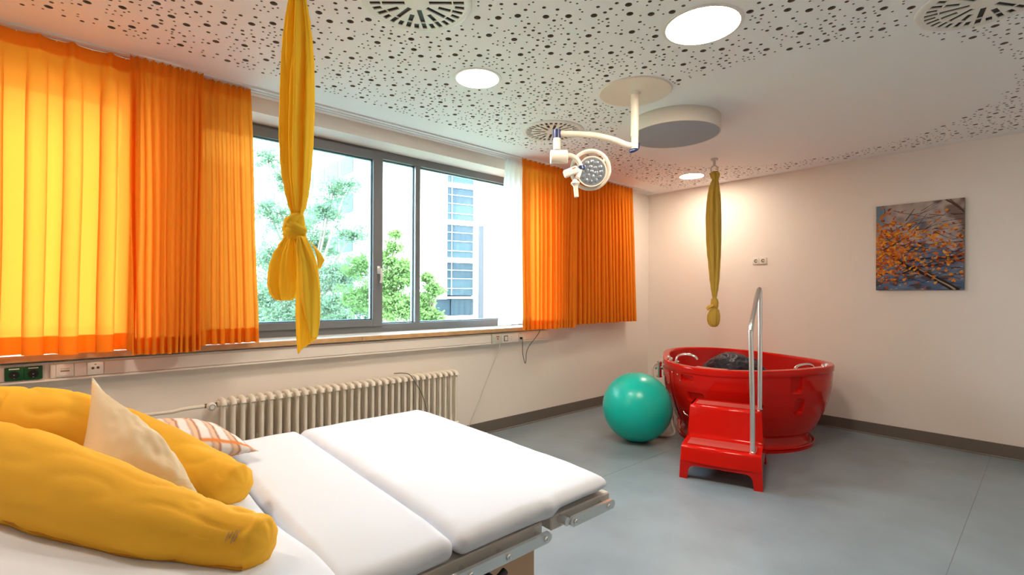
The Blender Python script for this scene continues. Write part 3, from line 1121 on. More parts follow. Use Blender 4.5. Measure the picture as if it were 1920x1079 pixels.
r0 = None
for i in range(SECN):
    xx = RX0 + PITCH * (i + 0.5)
    if r0 is None:
        bm = rad_section()
        bmesh.ops.translate(bm, verts=bm.verts, vec=(xx, 0, 0))
        r0 = obj('radiator_section', bm, M['rad'], rad)
    else:
        c = r0.copy()
        C.objects.link(c)
        c.parent = rad
        c.location = (r0.location.x + PITCH * i, 0, 0)
for xx in (0.95, 1.65, 2.35):
    obj('wall_bracket', BX((xx - 0.012, 3.675, 0.40), (xx + 0.012, Y1 - 0.002, 0.43)), M['rad'], rad, False)
bm = bmesh.new()
tube(bm, [(0.635, 3.677, 0.662), (0.52, 3.677, 0.660), (0.45, 3.68, 0.652), (0.30, 3.71, 0.648), (0.0, 3.72, 0.640), (-1.2, 3.72, 0.62)], 0.012, n=12)
obj('supply_pipe', bm, M['rad'], rad)
bm = bmesh.new()
cyl(bm, (0.70, 3.677, 0.662), (0.63, 3.677, 0.662), 0.014, n=14)
obj('valve_body', bm, M['copper'], rad)
bm = bmesh.new()
lathe(bm, [(0.0, -0.055), (0.020, -0.055), (0.026, -0.048), (0.027, -0.01), (0.022, 0.0), (0.0, 0.0)], (0.662, 3.665, 0.662), axis=(0, 1, 0), n=28)
k = obj('thermostat_knob', bm, M['white'], rad)
obj('knob_print', LA([(0.014, 0.0), (0.018, 0.0), (0.018, -0.001), (0.014, -0.001), (0.014, 0.0)], (0.662, 3.6095, 0.662), axis=(0, 1, 0), n=28), M['label'], k)

# ------------------------------------------------------------------ sockets in the trunking
TY = 3.742


def schuko(parent, x, z, y, col, sunk, s=1.0, holes='dark'):
    bm = bmesh.new()
    lathe(bm, [(0.022 * s, 0.0), (0.022 * s, -0.002), (0.0195 * s, -0.002), (0.0185 * s, 0.004)], (x, y, z), axis=(0, 1, 0), n=28)
    obj('socket_collar', bm, col, parent)
    bm = bmesh.new()
    cyl(bm, (x, y - 0.0002, z), (x, y - 0.0012, z), 0.0185 * s, n=28)
    w_ = obj('socket_well', bm, sunk, parent, False)
    bm = bmesh.new()
    for dx in (-0.0075, 0.0075):
        cyl(bm, (x + dx * s, y - 0.001, z), (x + dx * s, y - 0.0022, z), 0.0028 * s, n=10)
    obj('pin_holes', bm, M['dark'], w_, False)
    bm = bmesh.new()
    for dz_ in (-0.0165, 0.0165):
        box(bm, (x - 0.003, y - 0.003, z + dz_ * s - 0.002), (x + 0.003, y - 0.001, z + dz_ * s + 0.002))
    obj('earth_clips', bm, M['chrome'], w_, False)


g = thing('green_socket', 'green double power socket with black wells in the trunking at the far left', 'power socket', (-0.203, TY, 0.955))
for k_, cx in enumerate((-0.240, -0.166)):
    f_ = obj('socket_plate', BX((cx - 0.0365, TY - 0.010, 0.918), (cx + 0.0365, TY + 0.002, 0.992), 0.004, 2), M['green'], g)
    bm = bmesh.new()
    cyl(bm, (cx, TY - 0.0102, 0.950), (cx, TY - 0.0112, 0.950), 0.0215, n=32)
    s1 = obj('socket_well', bm, M['black'], f_, False)
    bm = bmesh.new()
    cyl(bm, (cx, TY - 0.0112, 0.950), (cx, TY - 0.0135, 0.950), 0.0035, n=12)
    box(bm, (cx - 0.003, TY - 0.0135, 0.931), (cx + 0.003, TY - 0.0112, 0.9345))
    obj('screw_and_clip', bm, M['chrome'], f_, False)
    obj('label_field', BX((cx - 0.020, TY - 0.0108, 0.979), (cx + 0.020, TY - 0.0098, 0.985)), M['white'], f_, False)
g = thing('data_socket', 'white data socket cover with a grey flap, right of the green socket', 'data socket', (-0.038, TY, 0.955))
p_ = obj('cover_frame', BX((-0.075, TY - 0.009, 0.918), (-0.001, TY + 0.002, 0.992), 0.004, 2), M['white'], g)
obj('insert', BX((-0.063, TY - 0.012, 0.927), (-0.013, TY - 0.008, 0.981), 0.003, 1), M['wall'], g)
obj('flap', BX((-0.057, TY - 0.0135, 0.949), (-0.019, TY - 0.0118, 0.957)), mat('grey_flap', (0.28, 0.25, 0.2), 0.5), g, False)
for q in range(6):
    a = -0.056 + q * 0.0065
    obj('print', BX((a, TY - 0.0125, 0.963), (a + 0.004, TY - 0.0119, 0.9685)), mat('print_grey', (0.45, 0.4, 0.35), 0.7) if q == 0 else bpy.data.materials['print_grey'], g, False)
g = thing('antenna_socket', 'white socket plate with two round ports, just behind the cream pillow tip', 'wall socket', (0.093, TY, 0.955))
obj('cover_frame', BX((0.056, TY - 0.009, 0.918), (0.130, TY + 0.002, 0.992), 0.004, 2), M['white'], g)
for dx, zz, rr in ((-0.012, 0.957, 0.0075), (0.011, 0.958, 0.0075)):
    bm = bmesh.new()
    cyl(bm, (0.093 + dx, TY - 0.009, zz), (0.093 + dx, TY - 0.013, zz), rr, n=20)
    q_ = obj('round_port', bm, mat('port_metal', (0.25, 0.18, 0.1), 0.3, metal=0.8) if dx < 0 else bpy.data.materials['port_metal'], g)
    bm = bmesh.new()
    cyl(bm, (0.093 + dx, TY - 0.0132, zz), (0.093 + dx, TY - 0.014, zz), rr * 0.5, n=14)
    obj('port_hole', bm, M['dark'], q_, False)
obj('port_label', BX((0.088, TY - 0.010, 0.975), (0.097, TY - 0.0088, 0.981)), mat('olive_mark', (0.25, 0.2, 0.02), 0.6), g, False)
# right hand group
g = thing('plug_adapter_box', 'grey-white plug box with red print and a white cord, under the sheer curtain', 'power socket', (3.15, TY, 0.95))
obj('adapter_body', BX((3.095, TY - 0.030, 0.900), (3.205, TY + 0.006, 0.998), 0.006, 2), mat('warm_grey_plastic', (0.62, 0.61, 0.52), 0.5), g)
obj('red_print', BX((3.135, TY - 0.0312, 0.968), (3.172, TY - 0.0298, 0.977)), M['redink'], g, False)
bm = bmesh.new()
cyl(bm, (3.153, TY - 0.030, 0.950), (3.153, TY - 0.0325, 0.950), 0.006, n=14)
obj('port', bm, M['dark'], g, False)
g = thing('white_double_socket', 'white double power socket in the trunking between plug box and network cable', 'power socket', (3.32, TY, 0.95))
obj('socket_plate', BX((3.222, TY - 0.012, 0.902), (3.455, TY + 0.002, 0.992), 0.004, 2), M['white'], g)
obj('dark_frame', BX((3.252, TY - 0.0132, 0.920), (3.306, TY - 0.0118, 0.975)), M['black'], g, False)
obj('insert', BX((3.260, TY - 0.015, 0.925), (3.299, TY - 0.0125, 0.968), 0.003, 1), M['white'], g)
schuko(g, 3.352, 0.946, TY - 0.0135, M['white'], M['wall'], 0.9)
g = thing('network_socket', 'small network socket with a dark plug, right end of the sill', 'data socket', (3.49, TY, 0.95))
obj('socket_body', BX((3.462, TY - 0.012, 0.925), (3.502, TY + 0.006, 0.985), 0.003, 1), M['white'], g)
obj('plug', BX((3.470, TY - 0.034, 0.928), (3.494, TY - 0.012, 0.950), 0.002, 1), M['black'], g)

tag(obj('cable', TB([(3.170, 3.700, 0.905), (3.172, 3.705, 0.86), (3.165, 3.74, 0.78), (3.11, 3.775, 0.62), (3.03, 3.780, 0.46), (2.95, 3.780, 0.30), (2.87, 3.780, 0.16), (2.82, 3.776, 0.05)], 0.0035, n=8), M['cordw']),
    'thin white cord hanging from the plug box down towards the floor', 'cable')
tag(obj('cable', TB([(3.482, 3.700, 0.930), (3.488, 3.705, 0.88), (3.515, 3.73, 0.78), (3.545, 3.74, 0.70), (3.562, 3.74, 0.665), (3.572, 3.74, 0.69), (3.575, 3.735, 0.78), (3.60, 3.72, 0.85), (3.68, 3.71, 0.93), (3.735, 3.70, 1.00), (3.745, 3.695, 1.10)], 0.004, n=8), M['cordg']),
    'grey network cable looping down from its socket and up behind the orange curtain', 'cable')
tag(obj('cable', TB([(2.02, 3.735, 0.72), (2.06, 3.66, 0.728), (2.10, 3.61, 0.715), (2.15, 3.60, 0.64), (2.21, 3.598, 0.54), (2.25, 3.598, 0.42), (2.28, 3.60, 0.25), (2.30, 3.62, 0.05)], 0.004, n=8), M['cordg']),
    'grey cable draped over the top of the radiator', 'cable')

# ------------------------------------------------------------------ back wall: picture, double socket
ws = thing('wall_socket', 'white double wall socket on the back wall between cloth and picture', 'power socket', (5.995, 2.303, 1.807))
for k_, cy in enumerate((2.3435, 2.2635)):
    f_ = obj('socket_plate', BX((5.988, cy - 0.0385, 1.768), (6.0, cy + 0.0385, 1.846), 0.004, 2), M['white'], ws)
    bm = bmesh.new()
    lathe(bm, [(0.024, 0.0), (0.024, -0.0015), (0.021, -0.0015), (0.020, 0.0)], (5.988, cy, 1.807), axis=(1, 0, 0), n=28)
    obj('socket_collar', bm, M['white'], f_)
    bm = bmesh.new()
    cyl(bm, (5.9878, cy, 1.807), (5.9870, cy, 1.807), 0.020, n=28)
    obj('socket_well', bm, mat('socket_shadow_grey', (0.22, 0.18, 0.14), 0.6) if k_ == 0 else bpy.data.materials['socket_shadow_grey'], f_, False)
    obj('socket_bridge', BX((5.985, cy - 0.016, 1.801), (5.9872, cy + 0.006, 1.812), 0.001, 1), M['white'], f_, False)

PY0, PY1, PZ0, PZ1 = 0.529, 1.180, 1.459, 2.296
pic = thing('wall_picture', 'frameless square print of orange autumn leaves on dark branches', 'picture', (5.98, 0.855, 1.46))
obj('backing_board', BX((5.975, PY0, PZ0), (5.992, PY1, PZ1)), mat('board_edge', (0.06, 0.05, 0.05), 0.5), pic, False)
obj('standoff', BX((5.992, PY0 + 0.08, PZ0 + 0.08), (6.0, PY1 - 0.08, PZ1 - 0.08)), M['black'], pic, False)
NU, NV = 190, 235
rs = np.random.RandomState(4)
uu, vv = np.meshgrid((np.arange(NU) + .5) / NU, (np.arange(NV) + .5) / NV)    # u: 0 left .. 1 right, v: 0 bottom .. 1 top
asp = 837 / 651


def vnoise(sx, sy, seed):
    r_ = np.random.RandomState(seed)
    g_ = r_.rand(int(sy) + 3, int(sx) + 3)
    x = uu * sx
    y = vv * sy
    xi, yi = x.astype(int), y.astype(int)
    fx, fy = x - xi, y - yi
    fx, fy = fx * fx * (3 - 2 * fx), fy * fy * (3 - 2 * fy)
    return (g_[yi, xi] * (1 - fx) + g_[yi, xi + 1] * fx) * (1 - fy) + (g_[yi + 1, xi] * (1 - fx) + g_[yi + 1, xi + 1] * fx) * fy


def sm(a, b_, x):
    t = np.clip((x - a) / (b_ - a), 0, 1)
    return t * t * (3 - 2 * t)


IMG = np.zeros((NV, NU, 3))
blue = np.array([0.12, 0.19, 0.33])
pink = np.array([0.52, 0.42, 0.38])
brown = np.array([0.09, 0.045, 0.03])
slate = np.array([0.22, 0.25, 0.32])
n1 = vnoise(4, 5, 1) * .6 + vnoise(9, 11, 2) * .4
k1 = sm(0.35, 0.7, vv * 0.9 + (uu - .3) * 0.15 + (n1 - .5) * .9)[..., None]
IMG = (blue * (0.55 + n1[..., None] * .9)) * (1 - k1) + pink * (0.75 + vnoise(14, 17, 3)[..., None] * .5) * k1
k2 = (sm(.62, .85, vv) * sm(.22, .05, uu))[..., None]
IMG = IMG * (1 - k2) + np.array([0.20, 0.29, 0.38]) * k2
k3 = (sm(.5, .72, vnoise(6, 26, 5)) * sm(.75, .45, vv) * .75)[..., None]
IMG = IMG * (1 - k3) + slate * k3
k4 = (sm(.50, .75, vnoise(7, 10, 6)) * sm(.35, 1.0, uu * .6 + vv * .5))[..., None] * .8
IMG = IMG * (1 - k4) + np.array([0.16, 0.09, 0.075]) * k4
k5 = (sm(.55, .72, vnoise(16, 34, 8)) * sm(.62, .2, vv))[..., None] * .75
IMG = IMG * (1 - k5) + brown * k5


def stroke(pts, w0, w1, col, a=1.0, soft=0.4):
    global IMG
    P = catmull([(x, y, 0) for x, y in pts], 8)
    n_ = len(P)
    for i in range(n_ - 1):
        p, q = P[i], P[i + 1]
        wd = (w0 + (w1 - w0) * i / n_)
        x0_, x1_ = min(p.x, q.x) - wd * 2, max(p.x, q.x) + wd * 2
        y0_, y1_ = min(p.y, q.y) - wd * 2, max(p.y, q.y) + wd * 2
        i0, i1 = max(0, int(x0_ * NU)), min(NU, int(x1_ * NU) + 2)
        j0, j1 = max(0, int(y0_ * NV)), min(NV, int(y1_ * NV) + 2)
        if i0 >= i1 or j0 >= j1:
            continue
        X, Y = uu[j0:j1, i0:i1], vv[j0:j1, i0:i1]
        dx, dy = q.x - p.x, (q.y - p.y) * asp
        t = np.clip(((X - p.x) * dx + (Y - p.y) * asp * dy) / (dx * dx + dy * dy + 1e-9), 0, 1)
        d_ = np.hypot(X - p.x - t * dx, (Y - p.y) * asp - t * dy)
        k_ = (1 - sm(wd * (1 - soft), wd, d_))[..., None] * a
        IMG[j0:j1, i0:i1] = IMG[j0:j1, i0:i1] * (1 - k_) + np.array(col) * k_


dk = (0.025, 0.014, 0.012)
for _ in range(46):                                       # blurred background twigs
    x, y = rs.rand(), rs.rand() * .95
    ln, an = 0.15 + rs.rand() * .4, rs.normal(0.1, .35)
    stroke([(x, y), (x + ln * .5, y + math.sin(an) * ln * .35 + rs.normal(0, .01)), (x + ln, y + math.sin(an) * ln * .7)], 0.006, 0.003, (0.05, 0.03, 0.03), 0.7)
stroke([(.80, 1.0), (.90, .93), (1.0, .84)], .014, .012, (0.10, 0.05, 0.035), .8)
stroke([(.84, 1.0), (.95, .90), (1.02, .82)], .010, .008, (0.12, 0.07, 0.05), .8)
stroke([(.08, .52), (.16, .46), (.22, .38), (.26, .33)], .022, .026, dk)
stroke([(.10, .53), (.15, .50), (.18, .47)], .006, .004, (0.55, 0.42, 0.30))
stroke([(.24, .36), (.36, .28), (.48, .23), (.60, .18), (.75, .10), (.92, 0.0)], .030, .045, dk)
stroke([(.52, .235), (.60, .19), (.72, .115), (.84, .05), (.90, .01)], .006, .014, (0.52, 0.40, 0.28), .95)
stroke([(.30, .32), (.50, .35), (.70, .36), (.85, .355), (1.0, .38)], .012, .020, dk)
stroke([(.40, .27), (.60, .27), (.80, .30), (1.0, .34)], .010, .016, dk)
stroke([(0, .18), (.15, .20), (.30, .19), (.45, .24)], .010, .012, dk, .9)
stroke([(.18, .50), (.35, .60), (.48, .72), (.60, .86)], .005, .003, dk)
stroke([(.10, .40), (.12, .55), (.20, .68), (.36, .76), (.60, .82)], .004, .003, dk)
stroke([(.36, .80), (.42, .88), (.46, .93)], .007, .003, dk)
stroke([(.03, .35), (.20, .52), (.50, .50), (.80, .53), (1.0, .52)], .004, .003, dk)
stroke([(.08, 1.0), (.11, .93), (.07, .86)], .006, .004, (0.05, 0.09, 0.14))
stroke([(.45, .60), (.60, .70), (.85, .88)], .005, .003, dk, .8)
IMG *= 0.80
LC = [(0.60, 0.15, 0.008), (0.70, 0.23, 0.01), (0.78, 0.36, 0.02), (0.42, 0.075, 0.008), (0.25, 0.045, 0.01), (0.50, 0.17, 0.06)]
for _ in range(820):                                      # leaves
    if rs.rand() < .5:
        x, y = abs(rs.normal(0, .22)), rs.normal(.47, .20)
    else:
        x, y = rs.rand(), rs.normal(.45 + .05 * 1, .17)
    if y > .97 or y < 0.0 or x > 1:
        continue
    if y > .62 and x > .25 and rs.rand() < .45 and abs(y - (.55 + .45 * x)) > .1:
        continue
    an = rs.rand() * PI
    ln = 0.014 + rs.rand() * .026
    col = LC[rs.choice(6, p=[.26, .22, .12, .2, .12, .08])]
    stroke([(x, y), (x + math.cos(an) * ln, y + math.sin(an) * ln * .7)], .008 + rs.rand() * .012, .005, col, .95, .3)
for _ in range(60):
    x, y, ln, an = rs.rand(), .1 + rs.rand() * .6, .06 + rs.rand() * .16, rs.normal(0.15, .5)
    stroke([(x, y), (x + ln * .5, y + math.sin(an) * ln * .4 + rs.normal(0, .01)), (x + ln, y + math.sin(an) * ln * .7)], 0.004 + rs.rand() * .004, 0.002, dk, .9)
for _ in range(60):
    x, y = rs.rand(), rs.rand() * .6
    stroke([(x, y), (x + .02, y + .002)], .004, .003, (0.75, 0.55, 0.42), .8)
bm = bmesh.new()
rows = [[bm.verts.new((5.9745, PY1 - (PY1 - PY0) * i / (NU - 1), PZ0 + (PZ1 - PZ0) * j / (NV - 1))) for i in range(NU)] for j in range(NV)]
for j in range(NV - 1):
    for i in range(NU - 1):
        bm.faces.new((rows[j][i], rows[j][i + 1], rows[j + 1][i + 1], rows[j + 1][i]))
po_ = obj('printed_face', bm, attr_mat('print_ink', 0.5, spec=0.15), pic, False, label='printed photograph of autumn branches')
set_col(po_, IMG.reshape(-1, 3))


# ------------------------------------------------------------------ birthing bed
def shear(bm):
    for v in bm.verts:
        v.co.x += 0.024 * (v.co.y - 1.6)
    return bm


BA = R(12)
HX, HZ = 0.405, 0.80
bed = thing('birthing_bed', 'wide birthing bed with three white-sheeted mattress sections and steel side rails', 'bed', (0.5, 1.6, 0.0))


def mattress(x0, x1, y0, y1, z0, z1, r, seed, edge_fold=None, rot=False, n=(40, 80, 8)):
    bm = rbox(((x0 + x1) / 2, (y0 + y1) / 2, (z0 + z1) / 2), ((x1 - x0) / 2, (y1 - y0) / 2, (z1 - z0) / 2), r, n)
    for v in bm.verts:
        p = v.co
        top = sm_f((p.z - z0) / (z1 - z0))
        p.z += top * (0.004 * ns(p.x * 3, p.y * 3, seed) + 0.0015 * ns(p.x * 11, p.y * 14, seed + 3))
        # slight crown and sag at the borders
        cx = (p.x - x0) / (x1 - x0)
        cy = (p.y - y0) / (y1 - y0)
        p.z -= 0.010 * top * (abs(2 * cy - 1) ** 6)
        side = 1 - top
        p.y += 0.006 * ns(p.x * 7, p.z * 9, seed + 7) * (1 if cy < 0.1 or cy > 0.9 else 0)
        if edge_fold and p.x > edge_fold and cy < 0.12:      # sheet tucked shorter past the fold
            k_ = sm_f((p.x - edge_fold) / 0.05)
            p.z += 0.018 * k_ * (1 - top) * (1 - cy / 0.12)
        if edge_fold and cy < 0.05:
            p.y -= 0.010 * math.exp(-((p.x - edge_fold) / 0.018) ** 2) * (0.3 + top)
        # gathers at the seam side
        if cx < 0.18:
            p.z -= 0.004 * top * math.exp(-((cx) / 0.06) ** 2) * (1 + math.sin(p.y * 60 + seed))*0.5
            dcr = math.exp(-((p.y - 1.62) / 0.05) ** 2) * (1 - cx / 0.18)
            p.z -= 0.006 * top * dcr * (0.5 + 0.5 * math.sin(p.y * 260))
    return shear(bm)


def sm_f(t):
    t = max(0.0, min(1.0, t))
    return t * t * (3 - 2 * t)


YN, YF = 0.975, 2.225
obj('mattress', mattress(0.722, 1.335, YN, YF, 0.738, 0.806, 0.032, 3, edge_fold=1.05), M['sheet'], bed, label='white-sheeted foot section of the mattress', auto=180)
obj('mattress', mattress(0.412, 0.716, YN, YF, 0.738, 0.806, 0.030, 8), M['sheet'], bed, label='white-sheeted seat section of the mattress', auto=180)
# backrest: lifts from the hinge line; its end bulges over the seat section in a soft curve
bm = rbox((-0.30, (YN + YF) / 2, -0.034), (0.70, (YF - YN) / 2, 0.036), 0.034, (60, 70, 8))
for v in bm.verts:
    p = v.co
    top = sm_f((p.z + 0.07) / 0.07)
    cy = (p.y - YN) / (YF - YN)
    p.z += top * (0.004 * ns(p.x * 4, p.y * 4, 21) + 0.003 * ns(p.x * 10, p.y * 6, 5))
    lobe = 0.035 * math.exp(-((p.y - 1.05) / 0.22) ** 2) - 0.012 * cy
    p.x = p.x * (1.0 + (lobe if p.x > 0.2 else 0)) + (lobe if p.x > 0.3 else lobe * sm_f((p.x + 0.1) / 0.4))
    x, z = p.x - 0.40, p.z
    p.x = HX + x * math.cos(BA) + z * math.sin(BA)
    p.z = HZ + 0.006 - x * math.sin(BA) + z * math.cos(BA)
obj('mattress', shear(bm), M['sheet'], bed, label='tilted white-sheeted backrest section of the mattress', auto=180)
# frame plates and rails
obj('seat_frame', shear(BX((0.40, 0.99, 0.690), (1.030, 2.21, 0.736), 0.003, 1)), M['plate'], bed, False)
obj('foot_frame', shear(BX((1.062, 0.985, 0.700), (1.345, 2.215, 0.742), 0.004, 1)), M['plate'], bed, False)
bm = bmesh.new()
box(bm, (-1.0, YN + 0.03, -0.12), (0.39, YF - 0.03, -0.075), 0.004, 1)
for v in bm.verts:
    x, z = v.co.x - 0.40, v.co.z
    v.co.x = HX + x * math.cos(BA) + z * math.sin(BA)
    v.co.z = HZ - x * math.sin(BA) + z * math.cos(BA)
obj('backrest_frame', shear(bm), M['plate'], bed, False)


def side_rail(x0, x1, zc, screws):
    bm = bmesh.new()
    hw = 0.0145
    yr = 0.948
    pts = []
    N_ = 10
    for i in range(N_ + 1):
        a = -PI / 2 + PI * i / N_
        pts.append((x1 - hw + hw * math.cos(a), zc + hw * math.sin(a)))
    for i in range(N_ + 1):
        a = PI / 2 + PI * i / N_
        pts.append((x0 + hw + hw * math.cos(a), zc + hw * math.sin(a)))
    A = [bm.verts.new((x, yr, z)) for x, z in pts]
    B = [bm.verts.new((x, yr + 0.012, z)) for x, z in pts]
    bm.faces.new(A)
    bm.faces.new(B[::-1])
    for i in range(len(A)):
        bm.faces.new((A[i], B[i], B[(i + 1) % len(A)], A[(i + 1) % len(A)]))
    rail = obj('side_rail', shear(bm), M['steel'], bed, label='polished steel accessory rail', auto=30)
    for sx in screws:
        bm = bmesh.new()
        lathe(bm, [(0.0085, 0.0), (0.0085, -0.0025), (0.0065, -0.004), (0.0035, -0.004), (0.0035, -0.001), (0.0, -0.001)], (sx, yr - 0.0003, zc), axis=(0, 1, 0), n=20)
        cyl(bm, (sx, yr + 0.010, zc), (sx, 1.0, zc), 0.007, n=12)
        obj('screw', shear(bm), M['chrome'], rail)


side_rail(0.30, 1.027, 0.712, (1.003, 0.862, 0.738, 0.50))
side_rail(1.110, 1.325, 0.722, (1.130, 1.290))
bm = bmesh.new()
cyl(bm, (1.100, 0.953, 0.728), (1.100, 0.985, 0.728), 0.0125, n=16)
obj('rail_knob', shear(bm), M['steel'], bed)
obj('base_panel', shear(BX((0.30, 0.995, 0.05), (1.004, 1.02, 0.690), 0.003, 1)), M['bedpanel'], bed, False, label='beige wooden side panel')
obj('base_cabinet', shear(BX((0.32, 1.02, 0.05), (1.00, 2.18, 0.690), 0.004, 1)), M['bedpanel'], bed, False)
obj('plinth', shear(BX((0.25, 1.08, 0.0), (0.95, 2.12, 0.05))), M['black'], bed, False)
bm = bmesh.new()
box(bm, (-0.62, 1.05, 0.60), (0.33, 2.15, 0.66), 0.004, 1)
obj('frame_beam', shear(bm), M['plate'], bed, False)
for yy in (1.15, 2.05):
    bm = bmesh.new()
    tube(bm, [(-0.55, yy, 0.60), (-0.57, yy, 0.30), (-0.6, yy, 0.06)], 0.022, n=12)
    cyl(bm, (-0.6, yy - 0.02, 0.045), (-0.6, yy + 0.02, 0.045), 0.045, n=24)
    obj('castor_leg', shear(bm), M['plate'], bed)
for (kx, kz) in ((0.815, 0.668), (0.745, 0.655)):           # black T handles
    bm = bmesh.new()
    cyl(bm, (kx, 0.996, kz), (kx, 0.955, kz), 0.009, n=16)
    tube(bm, [(kx - 0.034, 0.950, kz - 0.006), (kx - 0.010, 0.946, kz), (kx + 0.012, 0.946, kz + 0.002), (kx + 0.036, 0.950, kz + 0.010)], 0.0105, n=14)
    box(bm, (kx - 0.018, 0.940, kz - 0.026), (kx + 0.010, 0.965, kz - 0.002), 0.006, 2)
    obj('locking_handle', shear(bm), M['black'], bed, label='black locking handle')


# ------------------------------------------------------------------ nursing pillow
def plane_z(x):
    return HZ + math.tan(BA) * (HX - x) if x < HX else HZ + 0.006


NP = [(0.308, 1.105, 0.860, 0.052), (0.280, 1.138, 0.866, 0.060), (0.215, 1.205, 0.882, 0.068), (0.118, 1.290, 0.912, 0.082), (0.010, 1.420, 0.950, 0.092), (-0.125, 1.600, 0.998, 0.098),
      (-0.262, 1.70, 1.02, 0.105), (-0.325, 1.83, 1.04, 0.112), (-0.27, 1.95, 1.035, 0.112), (-0.15, 1.965, 1.015, 0.112), (-0.045, 1.905, 1.005, 0.112), (0.07, 1.815, 0.968, 0.104),
      (0.180, 1.712, 0.930, 0.090), (0.268, 1.598, 0.893, 0.072), (0.325, 1.525, 0.868, 0.060), (0.352, 1.488, 0.860, 0.054)]
npil = thing('nursing_pillow', 'large golden yellow U-shaped nursing pillow lying on the bed backrest', 'pillow', (-0.05, 1.6, 0.85))


def wr(u, t):
    a = 1.0
    a += 0.030 * math.sin(2 * t + 9 * u)
    e = min(u, 1 - u)
    k_ = math.exp(-(e / 0.06) ** 2)
    a += 0.045 * k_ * math.sin(9 * t + 1.3)
    a += 0.06 * ns(math.cos(t) * 1.1, math.sin(t) * 1.1, u * 9)
    w_ = abs(ns(math.cos(t) * 1.6 + 3, math.sin(t) * 1.6, u * 26))
    a -= 0.065 * max(0, 0.22 - w_) / 0.22 * (0.4 + 0.6 * abs(math.sin(u * 13)))
    if e < 0.052:
        a *= math.sqrt(max(0.0004, 1 - ((0.052 - e) / 0.052) ** 2))
    return a


bm = bmesh.new()
tube(bm, NP, 0, n=72, k=14, rfun=wr, up=(0, 0, 1))
for v in bm.verts:                                        # settle on the sheet and crease where the pillow is bent
    g_ = plane_z(v.co.x) + 0.006
    if v.co.z < g_:
        v.co.z = g_ + (v.co.z - g_) * 0.05
    p = v.co
    cr = math.exp(-((p.x - 0.02) / 0.035) ** 2) * sm_f((p.y - 1.56) / 0.1) * sm_f((1.80 - p.y) / 0.1)
    p.z -= 0.05 * cr
obj('pillow_cover', bm, M['nursing'], npil, auto=180)
# piping seam along the outer side of the near arm
sp = catmull([p[:3] for p in NP], 14)
rads = []
m_ = len(NP)
for i in range(len(sp)):
    t = i / (len(sp) - 1) * (m_ - 1)
    a = min(int(t), m_ - 2)
    u = t - a
    u = u * u * (3 - 2 * u)
    rads.append(NP[a][3] * (1 - u) + NP[a + 1][3] * u)


def on_pillow(i, ang, off=1.0):
    d = (sp[min(i + 1, len(sp) - 1)] - sp[max(i - 1, 0)]).normalized()
    side = d.cross(Vector((0, 0, 1))).normalized()        # direction of the outer side for the near arm
    if side.dot(Vector((0.4, -0.9, 0))) < 0:
        side = -side
    up_ = side.cross(d).normalized()
    if up_.z < 0:
        up_ = -up_
    return sp[i] + (side * math.cos(ang) + up_ * math.sin(ang)) * rads[i] * off


bm = bmesh.new()
tube(bm, [on_pillow(i, R(-22), 0.985) for i in range(8, 92, 3)], 0.0028, n=6, k=3)
obj('piping', bm, M['seam'], npil)
bm = bmesh.new()                                           # small grey stitched laundry print on the tip
for k_, (a0, a1) in enumerate(((30, 52), (26, 50), (34, 46), (28, 44))):
    i = 15 + k_ * 1
    pts = [on_pillow(i, R(a), 1.03) for a in np.linspace(a0, a1, 5)]
    tube(bm, pts, 0.0008, n=5, k=2)
obj('laundry_print', bm, M['label'], npil)


# ------------------------------------------------------------------ square pillows
def pillow(c00, c10, c11, c01, thick, seed, n=48, wrinkle=0.006, flangew=0.0):
    """corners in order; thick = full thickness at the centre; returns bm, uv list"""
    c = [Vector(q) for q in (c00, c10, c11, c01)]
    nrm = (c[1] - c[0]).cross(c[3] - c[0]).normalized()
    bm = bmesh.new()
    G = {}
    uvs = []
    for s_ in (1, -1):
        for j in range(n + 1):
            for i in range(n + 1):
                edge = i in (0, n) or j in (0, n)
                if s_ == -1 and edge:
                    G[(s_, i, j)] = G[(1, i, j)]
                    continue
                u, v = i / n, j / n
                # pulled-in sides, pointed corners
                su = u + 0.055 * (0.5 - u) * 2 * (math.sin(PI * v) ** 0.8)
                sv = v + 0.055 * (0.5 - v) * 2 * (math.sin(PI * u) ** 0.8)
                p = c[0] * (1 - su) * (1 - sv) + c[1] * su * (1 - sv) + c[2] * su * sv + c[3] * (1 - su) * sv
                h = (max(0, math.sin(PI * u)) ** 0.55) * (max(0, math.sin(PI * v)) ** 0.55) * thick / 2
                h += wrinkle * (ns(u * 5, v * 5, seed) + 0.6 * ns(u * 13, v * 9, seed + 4)) * (0 if edge else 1) * min(1, 6 * min(u, 1 - u, v, 1 - v))
                rad_ = math.sin(40 * math.atan2(v, u + 1e-6)) * math.exp(-((u * u + v * v) / 0.10)) + math.sin(40 * math.atan2(1 - v, 1 - u + 1e-6)) * math.exp(-(((1 - u) ** 2 + (1 - v) ** 2) / 0.10))
                h += 0.003 * rad_ * min(1, 8 * min(u, 1 - u, v, 1 - v))
                G[(s_, i, j)] = bm.verts.new(p + nrm * h * s_)
                uvs.append((u, v, s_))
    for s_ in (1, -1):
        for j in range(n):
            for i in range(n):
                q = [G[(s_, i, j)], G[(s_, i + 1, j)], G[(s_, i + 1, j + 1)], G[(s_, i, j + 1)]]
                if s_ < 0:
                    q = q[::-1]
                if len(set(q)) == 4:
                    try:
                        bm.faces.new(q)
                    except ValueError:
                        pass
    return bm, uvs, (c, nrm)


